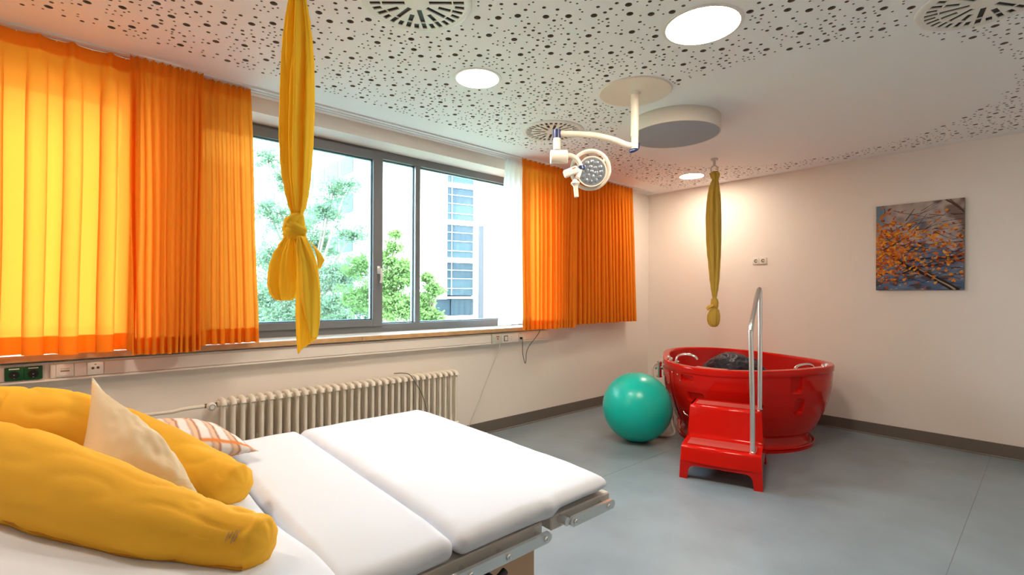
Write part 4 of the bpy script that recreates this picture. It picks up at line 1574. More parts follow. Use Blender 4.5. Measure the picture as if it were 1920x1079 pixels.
cp = thing('cushion', 'cream cotton cushion standing on its corner inside the yellow nursing pillow', 'cushion', (0.13, 1.6, 0.87))
K1, K2, K4 = Vector((0.038, 1.876, 1.150)), Vector((0.215, 1.600, 0.870)), Vector((-0.01, 1.56, 0.935))
K3 = Vector((0.235, 1.36, 0.90))
bm, uvs, (cc, nn) = pillow(K1, K2, K3, K4, 0.19, 12, wrinkle=0.008)
obj('cushion_cover', bm, M['cream'], cp, auto=180)
bm = bmesh.new()
tube(bm, [K1 * (1 - t) + K2 * t + ((K3 + K4) / 2 - (K1 + K2) / 2) * 0.055 * math.sin(PI * t) for t in np.linspace(0.01, 0.99, 12)], 0.003, n=6, k=3)
obj('edge_seam', bm, mat('cream_edge', (0.86, 0.82, 0.74), 0.85), cp)

st = thing('cushion', 'striped white cushion with brown, peach and orange lines lying behind the nursing pillow', 'cushion', (0.3, 2.03, 0.83))
Q1, Q2, Q3, Q4 = Vector((0.485, 1.865, 0.842)), Vector((0.44, 2.20, 0.850)), Vector((0.10, 2.16, 0.945)), Vector((0.13, 1.80, 0.93))
bm, uvs, _ = pillow(Q1, Q2, Q3, Q4, 0.13, 33, wrinkle=0.006)
bm.verts.ensure_lookup_table()
for v in bm.verts:
    g_ = plane_z(v.co.x) + 0.008
    if v.co.z < g_:
        v.co.z = g_
so = obj('cushion_cover', bm, attr_mat('striped_cotton', 0.85, spec=0.2), st, auto=180)
cols = []
for (u, v, s_) in uvs:
    c_ = np.array([0.83, 0.80, 0.78])
    t = (v * 6.0) % 1.0
    if 0.05 < t < 0.33:
        c_ = np.array([0.80, 0.56, 0.38])
    if t < 0.045:
        c_ = np.array([0.45, 0.19, 0.12])
    if 0.36 < t < 0.39 or 0.64 < t < 0.675:
        c_ = np.array([0.60, 0.40, 0.34])
    if u < 0.09 and v < 0.5:
        c_ = np.array([0.80, 0.27, 0.08]) if u > 0.06 else c_ * 0.9
    cols.append(c_)
set_col(so, np.array(cols))

# ------------------------------------------------------------------ exercise ball
bm = bmesh.new()
bmesh.ops.create_icosphere(bm, subdivisions=6, radius=0.326, matrix=Matrix.Translation((4.02, 2.66, 0.324)))
for v in bm.verts:
    if v.co.z < 0.003:
        v.co.z = 0.003 + (v.co.z - 0.003) * 0.1
bt = thing('exercise_ball', 'large glossy turquoise exercise ball on the floor beside the pool', 'exercise ball', (4.02, 2.66, 0))
obj('ball_skin', bm, M['ball'], bt, auto=180)
pc = Vector((4.02, 2.66, 0.324))
pd = (_s * 0.955 - _f * 0.19 - _u * 0.20).normalized()
obj('air_plug', LA([(0.010, -0.004), (0.010, 0.002), (0.006, 0.004), (0.0, 0.004)], pc + pd * 0.325, axis=pd, n=16), M['black'], bt, label='black air plug')

# ------------------------------------------------------------------ birthing pool
TC = Vector((5.05, 2.13, 0))
TF = [0.8575, 0.0333, 0.0383, 0.0342, 0.0794, -0.0411, 0.0233]


def tr_(th):
    return TF[0] + sum(TF[2 * k - 1] * math.cos(k * th) + TF[2 * k] * math.sin(k * th) for k in (1, 2, 3))


def tscale(z):
    P_ = [(0.0, 0.80), (0.03, 0.79), (0.05, 0.755), (0.10, 0.735), (0.125, 0.73), (0.13, 0.78), (0.16, 0.815), (0.24, 0.865), (0.34, 0.915), (0.45, 0.955), (0.56, 0.982), (0.66, 0.992), (0.70, 0.994)]
    for (a, b_), (c_, d_) in zip(P_[:-1], P_[1:]):
        if z <= c_:
            t = (z - a) / (c_ - a)
            return b_ + (d_ - b_) * t
    return P_[-1][1]


NICHES = [(R(173), 0.640, 0.075, 0.035), (R(178), 0.47, 0.085, 0.045), (R(236), 0.635, 0.060, 0.075), (R(240), 0.44, 0.050, 0.070)]


def tub_p(th, z, off=0.0):
    rr = tr_(th) * tscale(z)
    for (nt_, nz_, wt, wz) in NICHES:
        a = (th - nt_ + PI) % (2 * PI) - PI
        a = abs(a) * rr / wt
        b_ = abs(z - nz_) / wz
        d_ = (a ** 5 + b_ ** 5) ** 0.2
        k_ = 1 - sm_f((d_ - 0.86) / 0.14)
        rr -= 0.028 * k_ * (0.55 + 0.45 * sm_f((nz_ - z) / wz * 0.5 + 0.5)) if off == 0 else 0
    # lip carries a gentle undulation
    zz = z + (0.012 * math.sin(2 * (th - R(40))) * sm_f((z - 0.6) / 0.1))
    return Vector((TC.x + (rr + off) * math.cos(th), TC.y + (rr + off) * math.sin(th), zz))


NT = 640
tub = thing('birthing_pool', 'glossy red oval birthing pool near the back wall', 'birthing pool', (5.05, 2.13, 0))
zs = list(np.linspace(0.13, 0.70, 72))
bm = bmesh.new()
rings = []
for z in zs:
    rings.append([bm.verts.new(tub_p(2 * PI * i / NT, z)) for i in range(NT)])
# under-edge of the belly
rings.insert(0, [bm.verts.new(Vector((TC.x + tr_(2 * PI * i / NT) * 0.70 * math.cos(2 * PI * i / NT), TC.y + tr_(2 * PI * i / NT) * 0.70 * math.sin(2 * PI * i / NT), 0.125))) for i in range(NT)])
for a, b_ in zip(rings[:-1], rings[1:]):
    for i in range(NT):
        bm.faces.new((a[i], a[(i + 1) % NT], b_[(i + 1) % NT], b_[i]))
obj('pool_body', bm, M['red'], tub, auto=35)


def tub_ring(prof, m, name, lo=0, hi=NT, label=None):
    """prof: (radial scale, radial offset metres, z)"""
    bm = bmesh.new()
    rr_ = []
    for (sc_, of, z) in prof:
        ring = []
        for i in range(NT):
            th = 2 * PI * i / NT
            q = tr_(th) * sc_ + of
            zz = z + (0.012 * math.sin(2 * (th - R(40))) * sm_f((z - 0.6) / 0.1))
            ring.append(bm.verts.new((TC.x + q * math.cos(th), TC.y + q * math.sin(th), zz)))
        rr_.append(ring)
    for a, b_ in zip(rr_[:-1], rr_[1:]):
        for i in range(NT):
            bm.faces.new((a[i], a[(i + 1) % NT], b_[(i + 1) % NT], b_[i]))
    return obj(name, bm, m, tub, auto=30, label=label)


tub_ring([(0.994, -0.002, 0.696), (1.0, 0.0, 0.698), (1.0, 0.003, 0.704), (1.0, 0.003, 0.742), (1.0, 0.0, 0.751), (1.0, -0.008, 0.757), (1.0, -0.050, 0.760), (1.0, -0.062, 0.757),
          (1.0, -0.070, 0.748), (1.0, -0.074, 0.735)], M['red'], 'rim')
tub_ring([(1.0, -0.074, 0.736), (0.99, -0.085, 0.62), (0.96, -0.10, 0.45), (0.88, -0.11, 0.28), (0.76, -0.12, 0.19), (0.55, -0.12, 0.165), (0.1, -0.05, 0.16)], M['red_in'], 'pool_interior')
tub_ring([(0.80, 0.0, 0.0), (0.80, 0.002, 0.022), (0.79, 0.0, 0.030), (0.765, 0.0, 0.032), (0.745, 0.0, 0.055), (0.725, 0.0, 0.128)], M['red'], 'plinth')
tub_ring([(0.802, 0.0, 0.030), (0.812, 0.0, 0.036), (0.802, 0.0, 0.042), (0.79, 0.0, 0.036), (0.802, 0.0, 0.030)], M['red'], 'plinth_bead')
# chrome bar trims of the seat ledges seen just inside the rim
for (a0, a1) in ((R(176), R(196)), (R(226), R(243))):
    bm = bmesh.new()
    rows = []
    for k_, (of, z) in enumerate(((-0.072, 0.744), (-0.13, 0.744), (-0.13, 0.70), (-0.072, 0.70))):
        rows.append([bm.verts.new(Vector((TC.x + (tr_(t) + of) * math.cos(t), TC.y + (tr_(t) + of) * math.sin(t), z))) for t in np.linspace(a0, a1, 20)])
    for k_ in range(4):
        for i in range(19):
            bm.faces.new((rows[k_][i], rows[k_][i + 1], rows[(k_ + 1) % 4][i + 1], rows[(k_ + 1) % 4][i]))
    bm.faces.new([r_[0] for r_ in rows])
    bm.faces.new([r_[-1] for r_ in rows][::-1])
    obj('inner_ledge', bm, mat('pale_red_ledge', (0.62, 0.20, 0.16), 0.4), tub, False)


def tub_patch(t0, t1, z0, z1, off, thick, m, name, label=None):
    bm = bmesh.new()
    n1_, n2_ = 16, 24
    G = []
    for o_ in (off, off + thick):
        G.append([[bm.verts.new(tub_p(t0 + (t1 - t0) * i / n1_, z0 + (z1 - z0) * j / n2_, o_)) for i in range(n1_ + 1)] for j in range(n2_ + 1)])
    for g_ in G:
        for j in range(n2_):
            for i in range(n1_):
                bm.faces.new((g_[j][i], g_[j][i + 1], g_[j + 1][i + 1], g_[j + 1][i]))
    for i in range(n1_):
        bm.faces.new((G[0][0][i], G[0][0][i + 1], G[1][0][i + 1], G[1][0][i]))
        bm.faces.new((G[0][-1][i], G[0][-1][i + 1], G[1][-1][i + 1], G[1][-1][i]))
    for j in range(n2_):
        bm.faces.new((G[0][j][0], G[0][j + 1][0], G[1][j + 1][0], G[1][j][0]))
        bm.faces.new((G[0][j][-1], G[0][j + 1][-1], G[1][j + 1][-1], G[1][j][-1]))
    return obj(name, bm, m, tub, auto=30, label=label)


sp_ = tub_patch(R(133), R(156), 0.17, 0.675, 0.001, 0.007, M['red'], 'service_panel', 'screwed red service panel')
tub_patch(R(158.5), R(161), 0.16, 0.69, 0.001, 0.006, M['red'], 'panel_rib')


def dome(th, z, off, r=0.0065, parent=None):
    p = tub_p(th, z, off)
    n_ = Vector((math.cos(th), math.sin(th), -0.1)).normalized()
    obj('screw', LA([(r, 0.0), (r * 0.9, r * 0.35), (r * 0.5, r * 0.6), (0.0, r * 0.7)], p, axis=n_, n=12), M['chrome'], parent or tub)


for (th, z) in ((137, 0.65), (154, 0.645), (153, 0.54), (152.5, 0.42), (151.5, 0.28), (138, 0.20)):
    dome(R(th), z, 0.008, parent=sp_)
for (th, z) in ((166, 0.665), (160, 0.672), (132, 0.715), (146, 0.715), (168, 0.605), (206, 0.285), (214, 0.10)):
    dome(R(th), z, 0.008 if z < 0.7 else 0.014)
bm = bmesh.new()                                        # sight glass / handle slot in the service panel
for dz_ in (0.0,):
    a = [tub_p(R(146), z, 0.016) for z in (0.49, 0.52, 0.56, 0.595)]
    tube(bm, a, 0.009, n=12)
obj('sight_glass', bm, M['steel'], sp_)
# side handle ring low on the body
th = R(170)
c_ = tub_p(th, 0.30, 0.02)
obj('side_grip', TB([tub_p(R(168), 0.315, 0.0), tub_p(R(168), 0.315, 0.03), tub_p(R(169), 0.295, 0.042), tub_p(R(171), 0.28, 0.03), tub_p(R(171), 0.28, 0.0)], 0.006, n=10), M['chrome'], tub, label='small chrome grip')
# chrome grips on the rim inside


def rim_pt(th, of, z):
    q = tr_(th) + of
    return Vector((TC.x + q * math.cos(th), TC.y + q * math.sin(th), z))


g1 = obj('chrome_grip', TB([rim_pt(R(161), -0.045, 0.755), rim_pt(R(161), -0.045, 0.79), rim_pt(R(162), -0.06, 0.82), rim_pt(R(165), -0.09, 0.836), rim_pt(R(169), -0.13, 0.835), rim_pt(R(172), -0.155, 0.818), rim_pt(R(173), -0.165, 0.795)], 0.014, n=14), M['chrome'], tub, label='arched chrome spout')
obj('spout_base', LA([(0.024, 0.0), (0.024, 0.008), (0.016, 0.014), (0.0, 0.014)], rim_pt(R(161), -0.045, 0.757), n=20), M['chrome'], g1)
for (th, of) in ((150, -0.05), (140, -0.05), (266, -0.045), (272, -0.045)):
    obj('chrome_tap', LA([(0.017, 0.0), (0.017, 0.022), (0.012, 0.028), (0.0, 0.028)], rim_pt(R(th), of, 0.757), n=18), M['chrome'], tub)
obj('chrome_grip', TB([rim_pt(R(262), -0.085, 0.70), rim_pt(R(262), -0.11, 0.755), rim_pt(R(258), -0.125, 0.778), rim_pt(R(250), -0.14, 0.775), rim_pt(R(245), -0.14, 0.755), rim_pt(R(243), -0.12, 0.71)], 0.014, n=14), M['chrome'], tub, label='chrome grab bar')
# valve block and hoses beside the ball
vt = R(118)
vp = tub_p(vt, 0.60, 0.05)
bm = bmesh.new()
cyl(bm, tub_p(vt, 0.62, 0.0), tub_p(vt, 0.62, 0.09), 0.022, n=18)
cyl(bm, vp + Vector((0, 0, -0.07)), vp + Vector((0, 0, 0.06)), 0.026, n=20)
lathe(bm, [(0.0, 0.0), (0.030, 0.0), (0.030, 0.02), (0.018, 0.03), (0.0, 0.03)], vp + Vector((0, 0, 0.055)), n=20)
lathe(bm, [(0.0, 0.0), (0.030, 0.0), (0.031, 0.012), (0.026, 0.016), (0.0, 0.016)], vp + Vector((0, 0, -0.085)), n=20)
obj('water_valve', bm, M['chrome'], tub, label='chrome water valve')
bm = bmesh.new()
tube(bm, [vp + Vector((0, 0, 0.05)), vp + Vector((-0.06, 0.01, 0.06)), vp + Vector((-0.10, 0.02, 0.0)), vp + Vector((-0.09, 0.0, -0.12)), vp + Vector((-0.05, -0.02, -0.25))], 0.010, n=10)
obj('hose', bm, M['cordw'], tub, label='white hose')
tag(obj('cable', TB([(4.60, 2.62, 0.14), (4.50, 2.56, 0.10), (4.43, 2.50, 0.03), (4.33, 2.52, 0.012), (4.27, 2.64, 0.012), (4.26, 2.80, 0.012), (4.32, 3.0, 0.012), (4.5, 3.2, 0.012)], 0.011, n=10), M['cordw']),
    'thick white hose coiled on the floor between ball and pool', 'hose')

# navy bag lying inside the pool
bag = thing('navy_bag', 'crumpled dark navy nylon bag lying inside the red pool', 'bag', (5.0, 2.10, 0.2))
bm = bmesh.new()
bmesh.ops.create_icosphere(bm, subdivisions=6, radius=1.0)
bc = Vector((4.98, 2.17, 0.53))
for v in bm.verts:
    d_ = v.co.normalized()
    q = 1 + 0.10 * ns(d_.x * 1.5, d_.y * 1.5, d_.z * 1.5) - 0.10 * abs(ns(d_.x * 3.2 + 4, d_.y * 3.2, d_.z * 3.2)) - 0.05 * abs(ns(d_.x * 7, d_.y * 7, d_.z * 7 + 3))
    a, b_, c_ = d_.x * 0.31, d_.y * 0.30, math.copysign(abs(d_.z) ** 0.8, d_.z) * 0.29
    if d_.x > 0.2:
        c_ *= 1 - 0.35 * (d_.x - 0.2)
    v.co = bc + _s * (a * q) + _f * (b_ * q) + _u * (max(c_ * q, -0.33))
obj('bag_body', bm, M['navy'], bag, auto=180)
bm = bmesh.new()
bmesh.ops.create_icosphere(bm, subdivisions=5, radius=1.0)
bc2 = bc + _s * 0.25 - _u * 0.02 + _f * 0.03
for v in bm.verts:
    d_ = v.co.normalized()
    q = 1 + 0.12 * ns(d_.x * 2, d_.y * 2, d_.z * 2 + 5) - 0.10 * abs(ns(d_.x * 4 + 4, d_.y * 4, d_.z * 4))
    a = d_.x * 0.20
    c_ = d_.z * 0.30 * (1 - 0.6 * sm_f(d_.x))
    v.co = bc2 + _s * (a * q) + _f * (d_.y * 0.2 * q) + _u * (c_ * q) - _u * 0.06 * (d_.x + 1)
obj('bag_flap', bm, M['navy'], bag, auto=180)

# ------------------------------------------------------------------ red steps with steel handrail
SO = Vector((3.555, 1.64, 0))
SU = Vector((0.318, -0.948, 0)).normalized()
SV = Vector((0.948, 0.318, 0)).normalized()


def S3(u, v, z):
    return SO + SU * u + SV * v + Vector((0, 0, z))


steps = thing('pool_steps', 'red plastic two-tread steps with steel handrail in front of the pool', 'steps', tuple(SO))
hwz = lambda z: 0.287 - 0.03 * z / 0.25 * 0.4 if z <= 0.25 else 0.275 - 0.012 * (z - 0.25) / 0.25
D_ = 0.70
bm = bmesh.new()


def quad(*p):
    bm.faces.new([bm.verts.new(q) for q in p])


def arch_face(p_of, w_, ztop, leg, arch_h, n=10, curve=0.06):
    """a wall with an arched cut-out between two legs; p_of(s, z), s in -w..w"""
    pts = [(-w_, 0), (-w_ + leg, 0)]
    for i in range(n + 1):
        a = PI - (PI / 2) * i / n
        pts.append((-w_ + leg + 0.02 + curve + curve * math.cos(a), arch_h - curve + curve * math.sin(a)))
    for i in range(n + 1):
        a = PI / 2 - (PI / 2) * i / n
        pts.append((w_ - leg - 0.02 - curve + curve * math.cos(a), arch_h - curve + curve * math.sin(a)))
    pts += [(w_ - leg, 0), (w_, 0), (w_, ztop), (-w_, ztop)]
    vs = [bm.verts.new(p_of(s_, z)) for s_, z in pts]
    f_ = bm.faces.new(vs)
    # inner return to give the shell thickness
    return f_


Z1, Z2 = 0.25, 0.50
V2 = 0.285                                                # where the second riser starts


def front_bow(u):
    return -0.022 * (1 - (u / 0.29) ** 2)


# build as solid shell pieces
def shell(pts_uvz, name, m='red', bev=0.016, seg=4, th=0.014, label=None):
    pass


def extr_profile(bm, prof, u0f, u1f, nu=12):
    """prof: list of (v, z) ; swept across u from -hw to +hw with slight front bow"""
    rows = []
    for (v, z, bow) in prof:
        rows.append([bm.verts.new(S3(-hwz(z) + 2 * hwz(z) * i / nu, v + (front_bow(-hwz(z) + 2 * hwz(z) * i / nu) if bow else 0) * (1 if bow else 0), z)) for i in range(nu + 1)])
    for a, b_ in zip(rows[:-1], rows[1:]):
        for i in range(nu):
            bm.faces.new((a[i], a[i + 1], b_[i + 1], b_[i]))
    return rows


def rnd(p0, p1, p2, r, n=5):
    """round the corner p1 of a (v,z) polyline"""
    a = (Vector(p0) - Vector(p1)).normalized()
    b_ = (Vector(p2) - Vector(p1)).normalized()
    A, B = Vector(p1) + a * r, Vector(p1) + b_ * r
    out = []
    for i in range(n + 1):
        t = i / n
        q = A * (1 - t) ** 2 + Vector(p1) * 2 * t * (1 - t) + B * t * t
        out.append((q.x, q.y))
    return out


# front skirt below the first tread, cut by the arch
P0, P1, P2, P3, P4 = (-0.003, 0.135), (0.012, Z1), (V2, Z1 + 0.004), (V2 + 0.035, Z2), (V2 + 0.30, Z2)
prof = [(*P0, 1)] + [(*q, 1) for q in rnd(P0, P1, P2, 0.022)]
prof += [(0.10, Z1 + 0.001, 0), (0.2, Z1 + 0.002, 0)] + [(*q, 0) for q in rnd(P1, P2, P3, 0.030)] + [(*q, 1) for q in rnd(P2, P3, P4, 0.022)] + [(V2 + 0.10, Z2, 0), (P4[0], P4[1], 0)]
extr_profile(bm, prof, 0, 0)
# side walls (two-step outline with leg arch)
for sg in (-1, 1):
    out = [(-0.0, 0.0), (0.0, 0.135)] + rnd(P0, P1, P2, 0.022) + rnd(P1, P2, P3, 0.030) + rnd(P2, P3, P4, 0.022) + [(P4[0], Z2), (D_, Z1), (D_, 0.0), (D_ - 0.055, 0.0)]
    for i in range(9):
        a = 0 + (PI / 2) * i / 8
        out.append((D_ - 0.07 - 0.05 + 0.05 * math.cos(a), 0.055 + 0.06 * math.sin(a)))
    for i in range(9):
        a = PI / 2 + (PI / 2) * i / 8
        out.append((0.075 + 0.05 + 0.05 * math.cos(a), 0.055 + 0.06 * math.sin(a)))
    out += [(0.06, 0.0)]
    vs = [bm.verts.new(S3(sg * hwz(min(z, 0.5)), v, z)) for v, z in out]
    vi = [bm.verts.new(S3(sg * (hwz(min(z, 0.5)) - 0.012), v, z)) for v, z in out]
    bm.faces.new(vs)
    bm.faces.new(vi[::-1])
    for i in range(len(vs)):
        bm.faces.new((vs[i], vs[(i + 1) % len(vs)], vi[(i + 1) % len(vi)], vi[i]))
# front face lower part with arch
pts = [(-0.287, 0.0), (-0.287 + 0.058, 0.0)]
for i in range(9):
    a = PI - (PI / 2) * i / 8
    pts.append((-0.287 + 0.066 + 0.05 + 0.05 * math.cos(a), 0.055 + 0.055 * math.sin(a)))
for i in range(9):
    a = PI / 2 - (PI / 2) * i / 8
    pts.append((0.287 - 0.066 - 0.05 + 0.05 * math.cos(a), 0.055 + 0.055 * math.sin(a)))
pts += [(0.287 - 0.058, 0.0), (0.287, 0.0), (hwz(0.135), 0.135)]
top = [(hwz(0.135) - 2 * hwz(0.135) * i / 12, 0.135) for i in range(1, 13)]
pts += top
vo = [bm.verts.new(S3(u, -0.006 + front_bow(max(-0.287, min(0.287, u))) * (0.6 + 0.4 * z / 0.135) + 0.002, z)) for u, z in pts]
vi = [bm.verts.new(S3(u, 0.008 + front_bow(max(-0.287, min(0.287, u))) * (0.6 + 0.4 * z / 0.135) + 0.002, z)) for u, z in pts]
bm.faces.new(vo)
bm.faces.new(vi[::-1])
for i in range(len(vo)):
    bm.faces.new((vo[i], vo[(i + 1) % len(vo)], vi[(i + 1) % len(vi)], vi[i]))
# back wall
quad(S3(-hwz(0.5), P4[0], Z2), S3(hwz(0.5), P4[0], Z2), S3(hwz(0.25), D_, Z1), S3(-hwz(0.25), D_, Z1))
quad(S3(-hwz(0.25), D_, Z1), S3(hwz(0.25), D_, Z1), S3(hwz(0.1), D_, 0.09), S3(-hwz(0.1), D_, 0.09))
bmesh.ops.remove_doubles(bm, verts=bm.verts, dist=0.0006)
obj('steps_body', bm, M['red'], steps, auto=32)
for (z, v0, v1, nm) in ((Z1 + 0.0035, 0.055, 0.235, 'grip_strip'), (Z2 + 0.0015, V2 + 0.085, V2 + 0.235, 'grip_strip')):
    bm = bmesh.new()
    hw_ = hwz(z) - 0.035
    a_ = [S3(-hw_, v0, z), S3(hw_, v0, z), S3(hw_, v1, z), S3(-hw_, v1, z)]
    lo_ = [bm.verts.new(p) for p in a_]
    hi_ = [bm.verts.new(p + Vector((0, 0, 0.0015))) for p in a_]
    bm.faces.new(hi_)
    bm.faces.new(lo_[::-1])
    for i in range(4):
        bm.faces.new((lo_[i], lo_[(i + 1) % 4], hi_[(i + 1) % 4], hi_[i]))
    obj(nm, bm, M['red_mat'], steps, False, label='matt anti-slip strip')
for (u, v) in ((-0.26, 0.02), (0.26, 0.02), (-0.26, D_ - 0.03), (0.26, D_ - 0.03)):
    bm = bmesh.new()
    cyl(bm, S3(u, v, 0.0), S3(u, v, 0.012), 0.018, n=16)
    obj('rubber_foot', bm, M['black'], steps)
pa = [S3(0.214, 0.055, Z1 - 0.05), S3(0.212, 0.055, 0.6), S3(0.200, 0.050, 1.08), S3(0.200, 0.056, 1.145), S3(0.205, 0.10, 1.215), S3(0.225, 0.28, 1.38), S3(0.236, 0.36, 1.445), S3(0.240, 0.395, 1.44), S3(0.243, 0.41, 1.39), S3(0.245, 0.412, 1.0), S3(0.245, 0.412, Z2 - 0.05)]
obj('handrail', TB(pa, 0.017, n=18, k=8), M['steel'], steps, label='brushed steel handrail')
for p in (S3(0.214, 0.055, Z1), S3(0.245, 0.412, Z2)):
    obj('rail_collar', LA([(0.021, 0.0), (0.021, 0.008), (0.017, 0.012)], p, n=20), M['steel'], steps)

# ------------------------------------------------------------------ outside: courtyard, buildings, trees
gr = BX((-60, 4.6, -5.2), (90, 120, -5.0))
go = obj('ground', gr, M['ground'], None, False)
go['kind'] = 'structure'

# building A: convex corner at (18.4, 38.6); facade runs along E, wing B runs along +Y
FA = Vector((26.6, 36.6, 0))
EA = Vector((0.971, -0.24, 0)).normalized()
NA = Vector((-0.24, -0.971, 0)).normalized()


def A3(s_, z, o=0.0):
    return FA + EA * s_ + NA * o + Vector((0, 0, z))


def slab(s0, s1, z0, z1, o0, o1):
    bm = bmesh.new()
    p = [A3(s0, z0, o0), A3(s1, z0, o0), A3(s1, z1, o0), A3(s0, z1, o0), A3(s0, z0, o1), A3(s1, z0, o1), A3(s1, z1, o1), A3(s0, z1, o1)]
    v = [bm.verts.new(q) for q in p]
    for f_ in ((0, 1, 2, 3), (7, 6, 5, 4), (0, 4, 5, 1), (1, 5, 6, 2), (2, 6, 7, 3), (3, 7, 4, 0)):
        bm.faces.new([v[i] for i in f_])
    return bm


bA = thing('office_building', 'white office building with a vertical strip of blue glass seen through the right pane', 'building', (26.6, 36.6, -5))
SL, SM, SR = -1.38, -0.95, 1.25
obj('wall', slab(-8.4, SL, -5, 24, 0, -3), M['facade'], bA, False)
obj('wall', slab(SR, 30, -5, 24, 0.0, -3), M['facade'], bA, False)
obj('wall', slab(SL, SR, -5, -0.8, 0.05, -3), M['facade'], bA, False)
obj('core', slab(SL, SR, -0.8, 24, -0.6, -3), M['bwin'], bA, False)
fl = [(7.97, 11.4), (4.5, 7.97), (1.05, 4.5), (11.4, 14.9), (14.9, 18.4)]
for (z0, z1) in fl:
    obj('floor_band', slab(SL, SR, z1 - 0.22, z1 + 0.22, 0.06, -0.6), M['facade'], bA, False)
    h_ = (z1 - z0) - 0.44
    b0 = z0 + 0.22
    for (c0, c1_) in ((SL + 0.03, SM), (SM + 0.06, SR - 0.03)):
        for k_, (f0, f1, mm) in enumerate(((0.0, 0.20, 'bpanel'), (0.22, 0.50, 'bpanel'), (0.52, 0.76, 'bwin'), (0.78, 1.0, 'bwin'))):
            obj('window_pane' if mm == 'bwin' else 'spandrel_panel', slab(c0, c1_, b0 + h_ * f0, b0 + h_ * f1, -0.1, -0.2), M[mm], bA, False)
    obj('window_frame', slab(SM, SM + 0.06, z0 + 0.22, z1 - 0.22, 0.0, -0.2), M['bframe'], bA, False)
    for f0 in (0.20, 0.50, 0.76):
        obj('window_frame', slab(SL, SR, b0 + h_ * f0, b0 + h_ * (f0 + 0.022), -0.02, -0.15), M['bframe'], bA, False)
obj('floor_band', slab(-4.2, SR, 0.95, 1.15, 0.3, -0.3), M['bframe'], bA, False)
for (a, b_) in ((-4.0, -2.6), (-2.5, -1.1), (-1.0, 1.2)):
    obj('window_pane', slab(a, b_, -0.55, 0.9, 0.03, -0.1), M['bwin'], bA, False)
obj('floor_band', slab(-4.2, SR, -0.75, -0.6, 0.12, -0.1), M['facade'], bA, False)

# nearer low annex right of the strip, with plants on its roof edge
AT = 7.1
bN = thing('annex_building', 'lower white annex with plants along its roof edge at the right of the view', 'building', tuple(A3(5, -5, 4)))
obj('wall', slab(0.42, 14, -5, AT, 4.0, 3.7), M['facade'], bN, False)
obj('edge_wall', slab(0.0, 0.40, -5, AT + 0.12, 4.1, 3.9), mat('blue_grey_cladding', (0.024, 0.036, 0.046), 0.7, spec=0.2), bN, False, label='blue-grey edge wall')
rngp = random.Random(3)
bm = bmesh.new()
for _ in range(500):
    p = A3(0.5 + rngp.random() * 9, AT + rngp.random() ** 2 * 0.5, 3.8 - rngp.random() * 0.4)
    d_ = Vector((rngp.uniform(-1, 1), rngp.uniform(-1, 1), rngp.uniform(-.3, 1))).normalized() * 0.14
    e_ = d_.cross(Vector((rngp.random(), rngp.random(), rngp.random()))).normalized() * 0.05
    bm.faces.new([bm.verts.new(q) for q in (p - e_, p + d_, p + e_, p - d_ * 0.3)])
ro = obj('roof_plants', bm, M['leafC'], bN, False)
ro['kind'] = 'stuff'

# wing B to the left of the corner
bB = thing('office_wing', 'white office wing with ribbon windows seen behind the trees in the large pane', 'building', (18.4, 45, -5))
obj('wall', BX((19.25, 42.0, -5), (30, 75, 16.8)), M['facade'], bB, False)
obj('roof_eave', BX((18.3, 42.0, 16.8), (31, 76, 17.4)), M['bframe'], bB, False)
for z0 in (1.6, 5.2, 8.9, 12.6):
    for k_ in range(9):
        y0 = 43.2 + k_ * 3.4
        w_ = obj('window', BX((19.12, y0, z0), (19.3, y0 + 3.1, z0 + 1.9)), M['bframe'], bB, False)
        obj('pane', BX((19.08, y0 + 0.1, z0 + 0.1), (19.13, y0 + 3.0, z0 + 1.8)), M['bwin'], w_, False)
bC = thing('far_house', 'pale blue-grey building block at the far left of the window view', 'building', (7, 50, -5))
obj('wall', BX((3.0, 48, -5), (11.6, 58, 12.4)), M['facade2'], bC, False)
obj('roof', BX((2.6, 47.6, 12.4), (12, 58.4, 12.9)), M['facade'], bC, False)
for z0 in (0.5, 4.2, 7.9):
    for k_ in range(3):
        w_ = obj('window', BX((3.8 + k_ * 2.6, 47.9, z0), (5.6 + k_ * 2.6, 48.05, z0 + 1.8)), M['facade'], bC, False)
        obj('pane', BX((3.95 + k_ * 2.6, 47.85, z0 + 0.12), (5.45 + k_ * 2.6, 47.92, z0 + 1.68)), M['bwin'], w_, False)


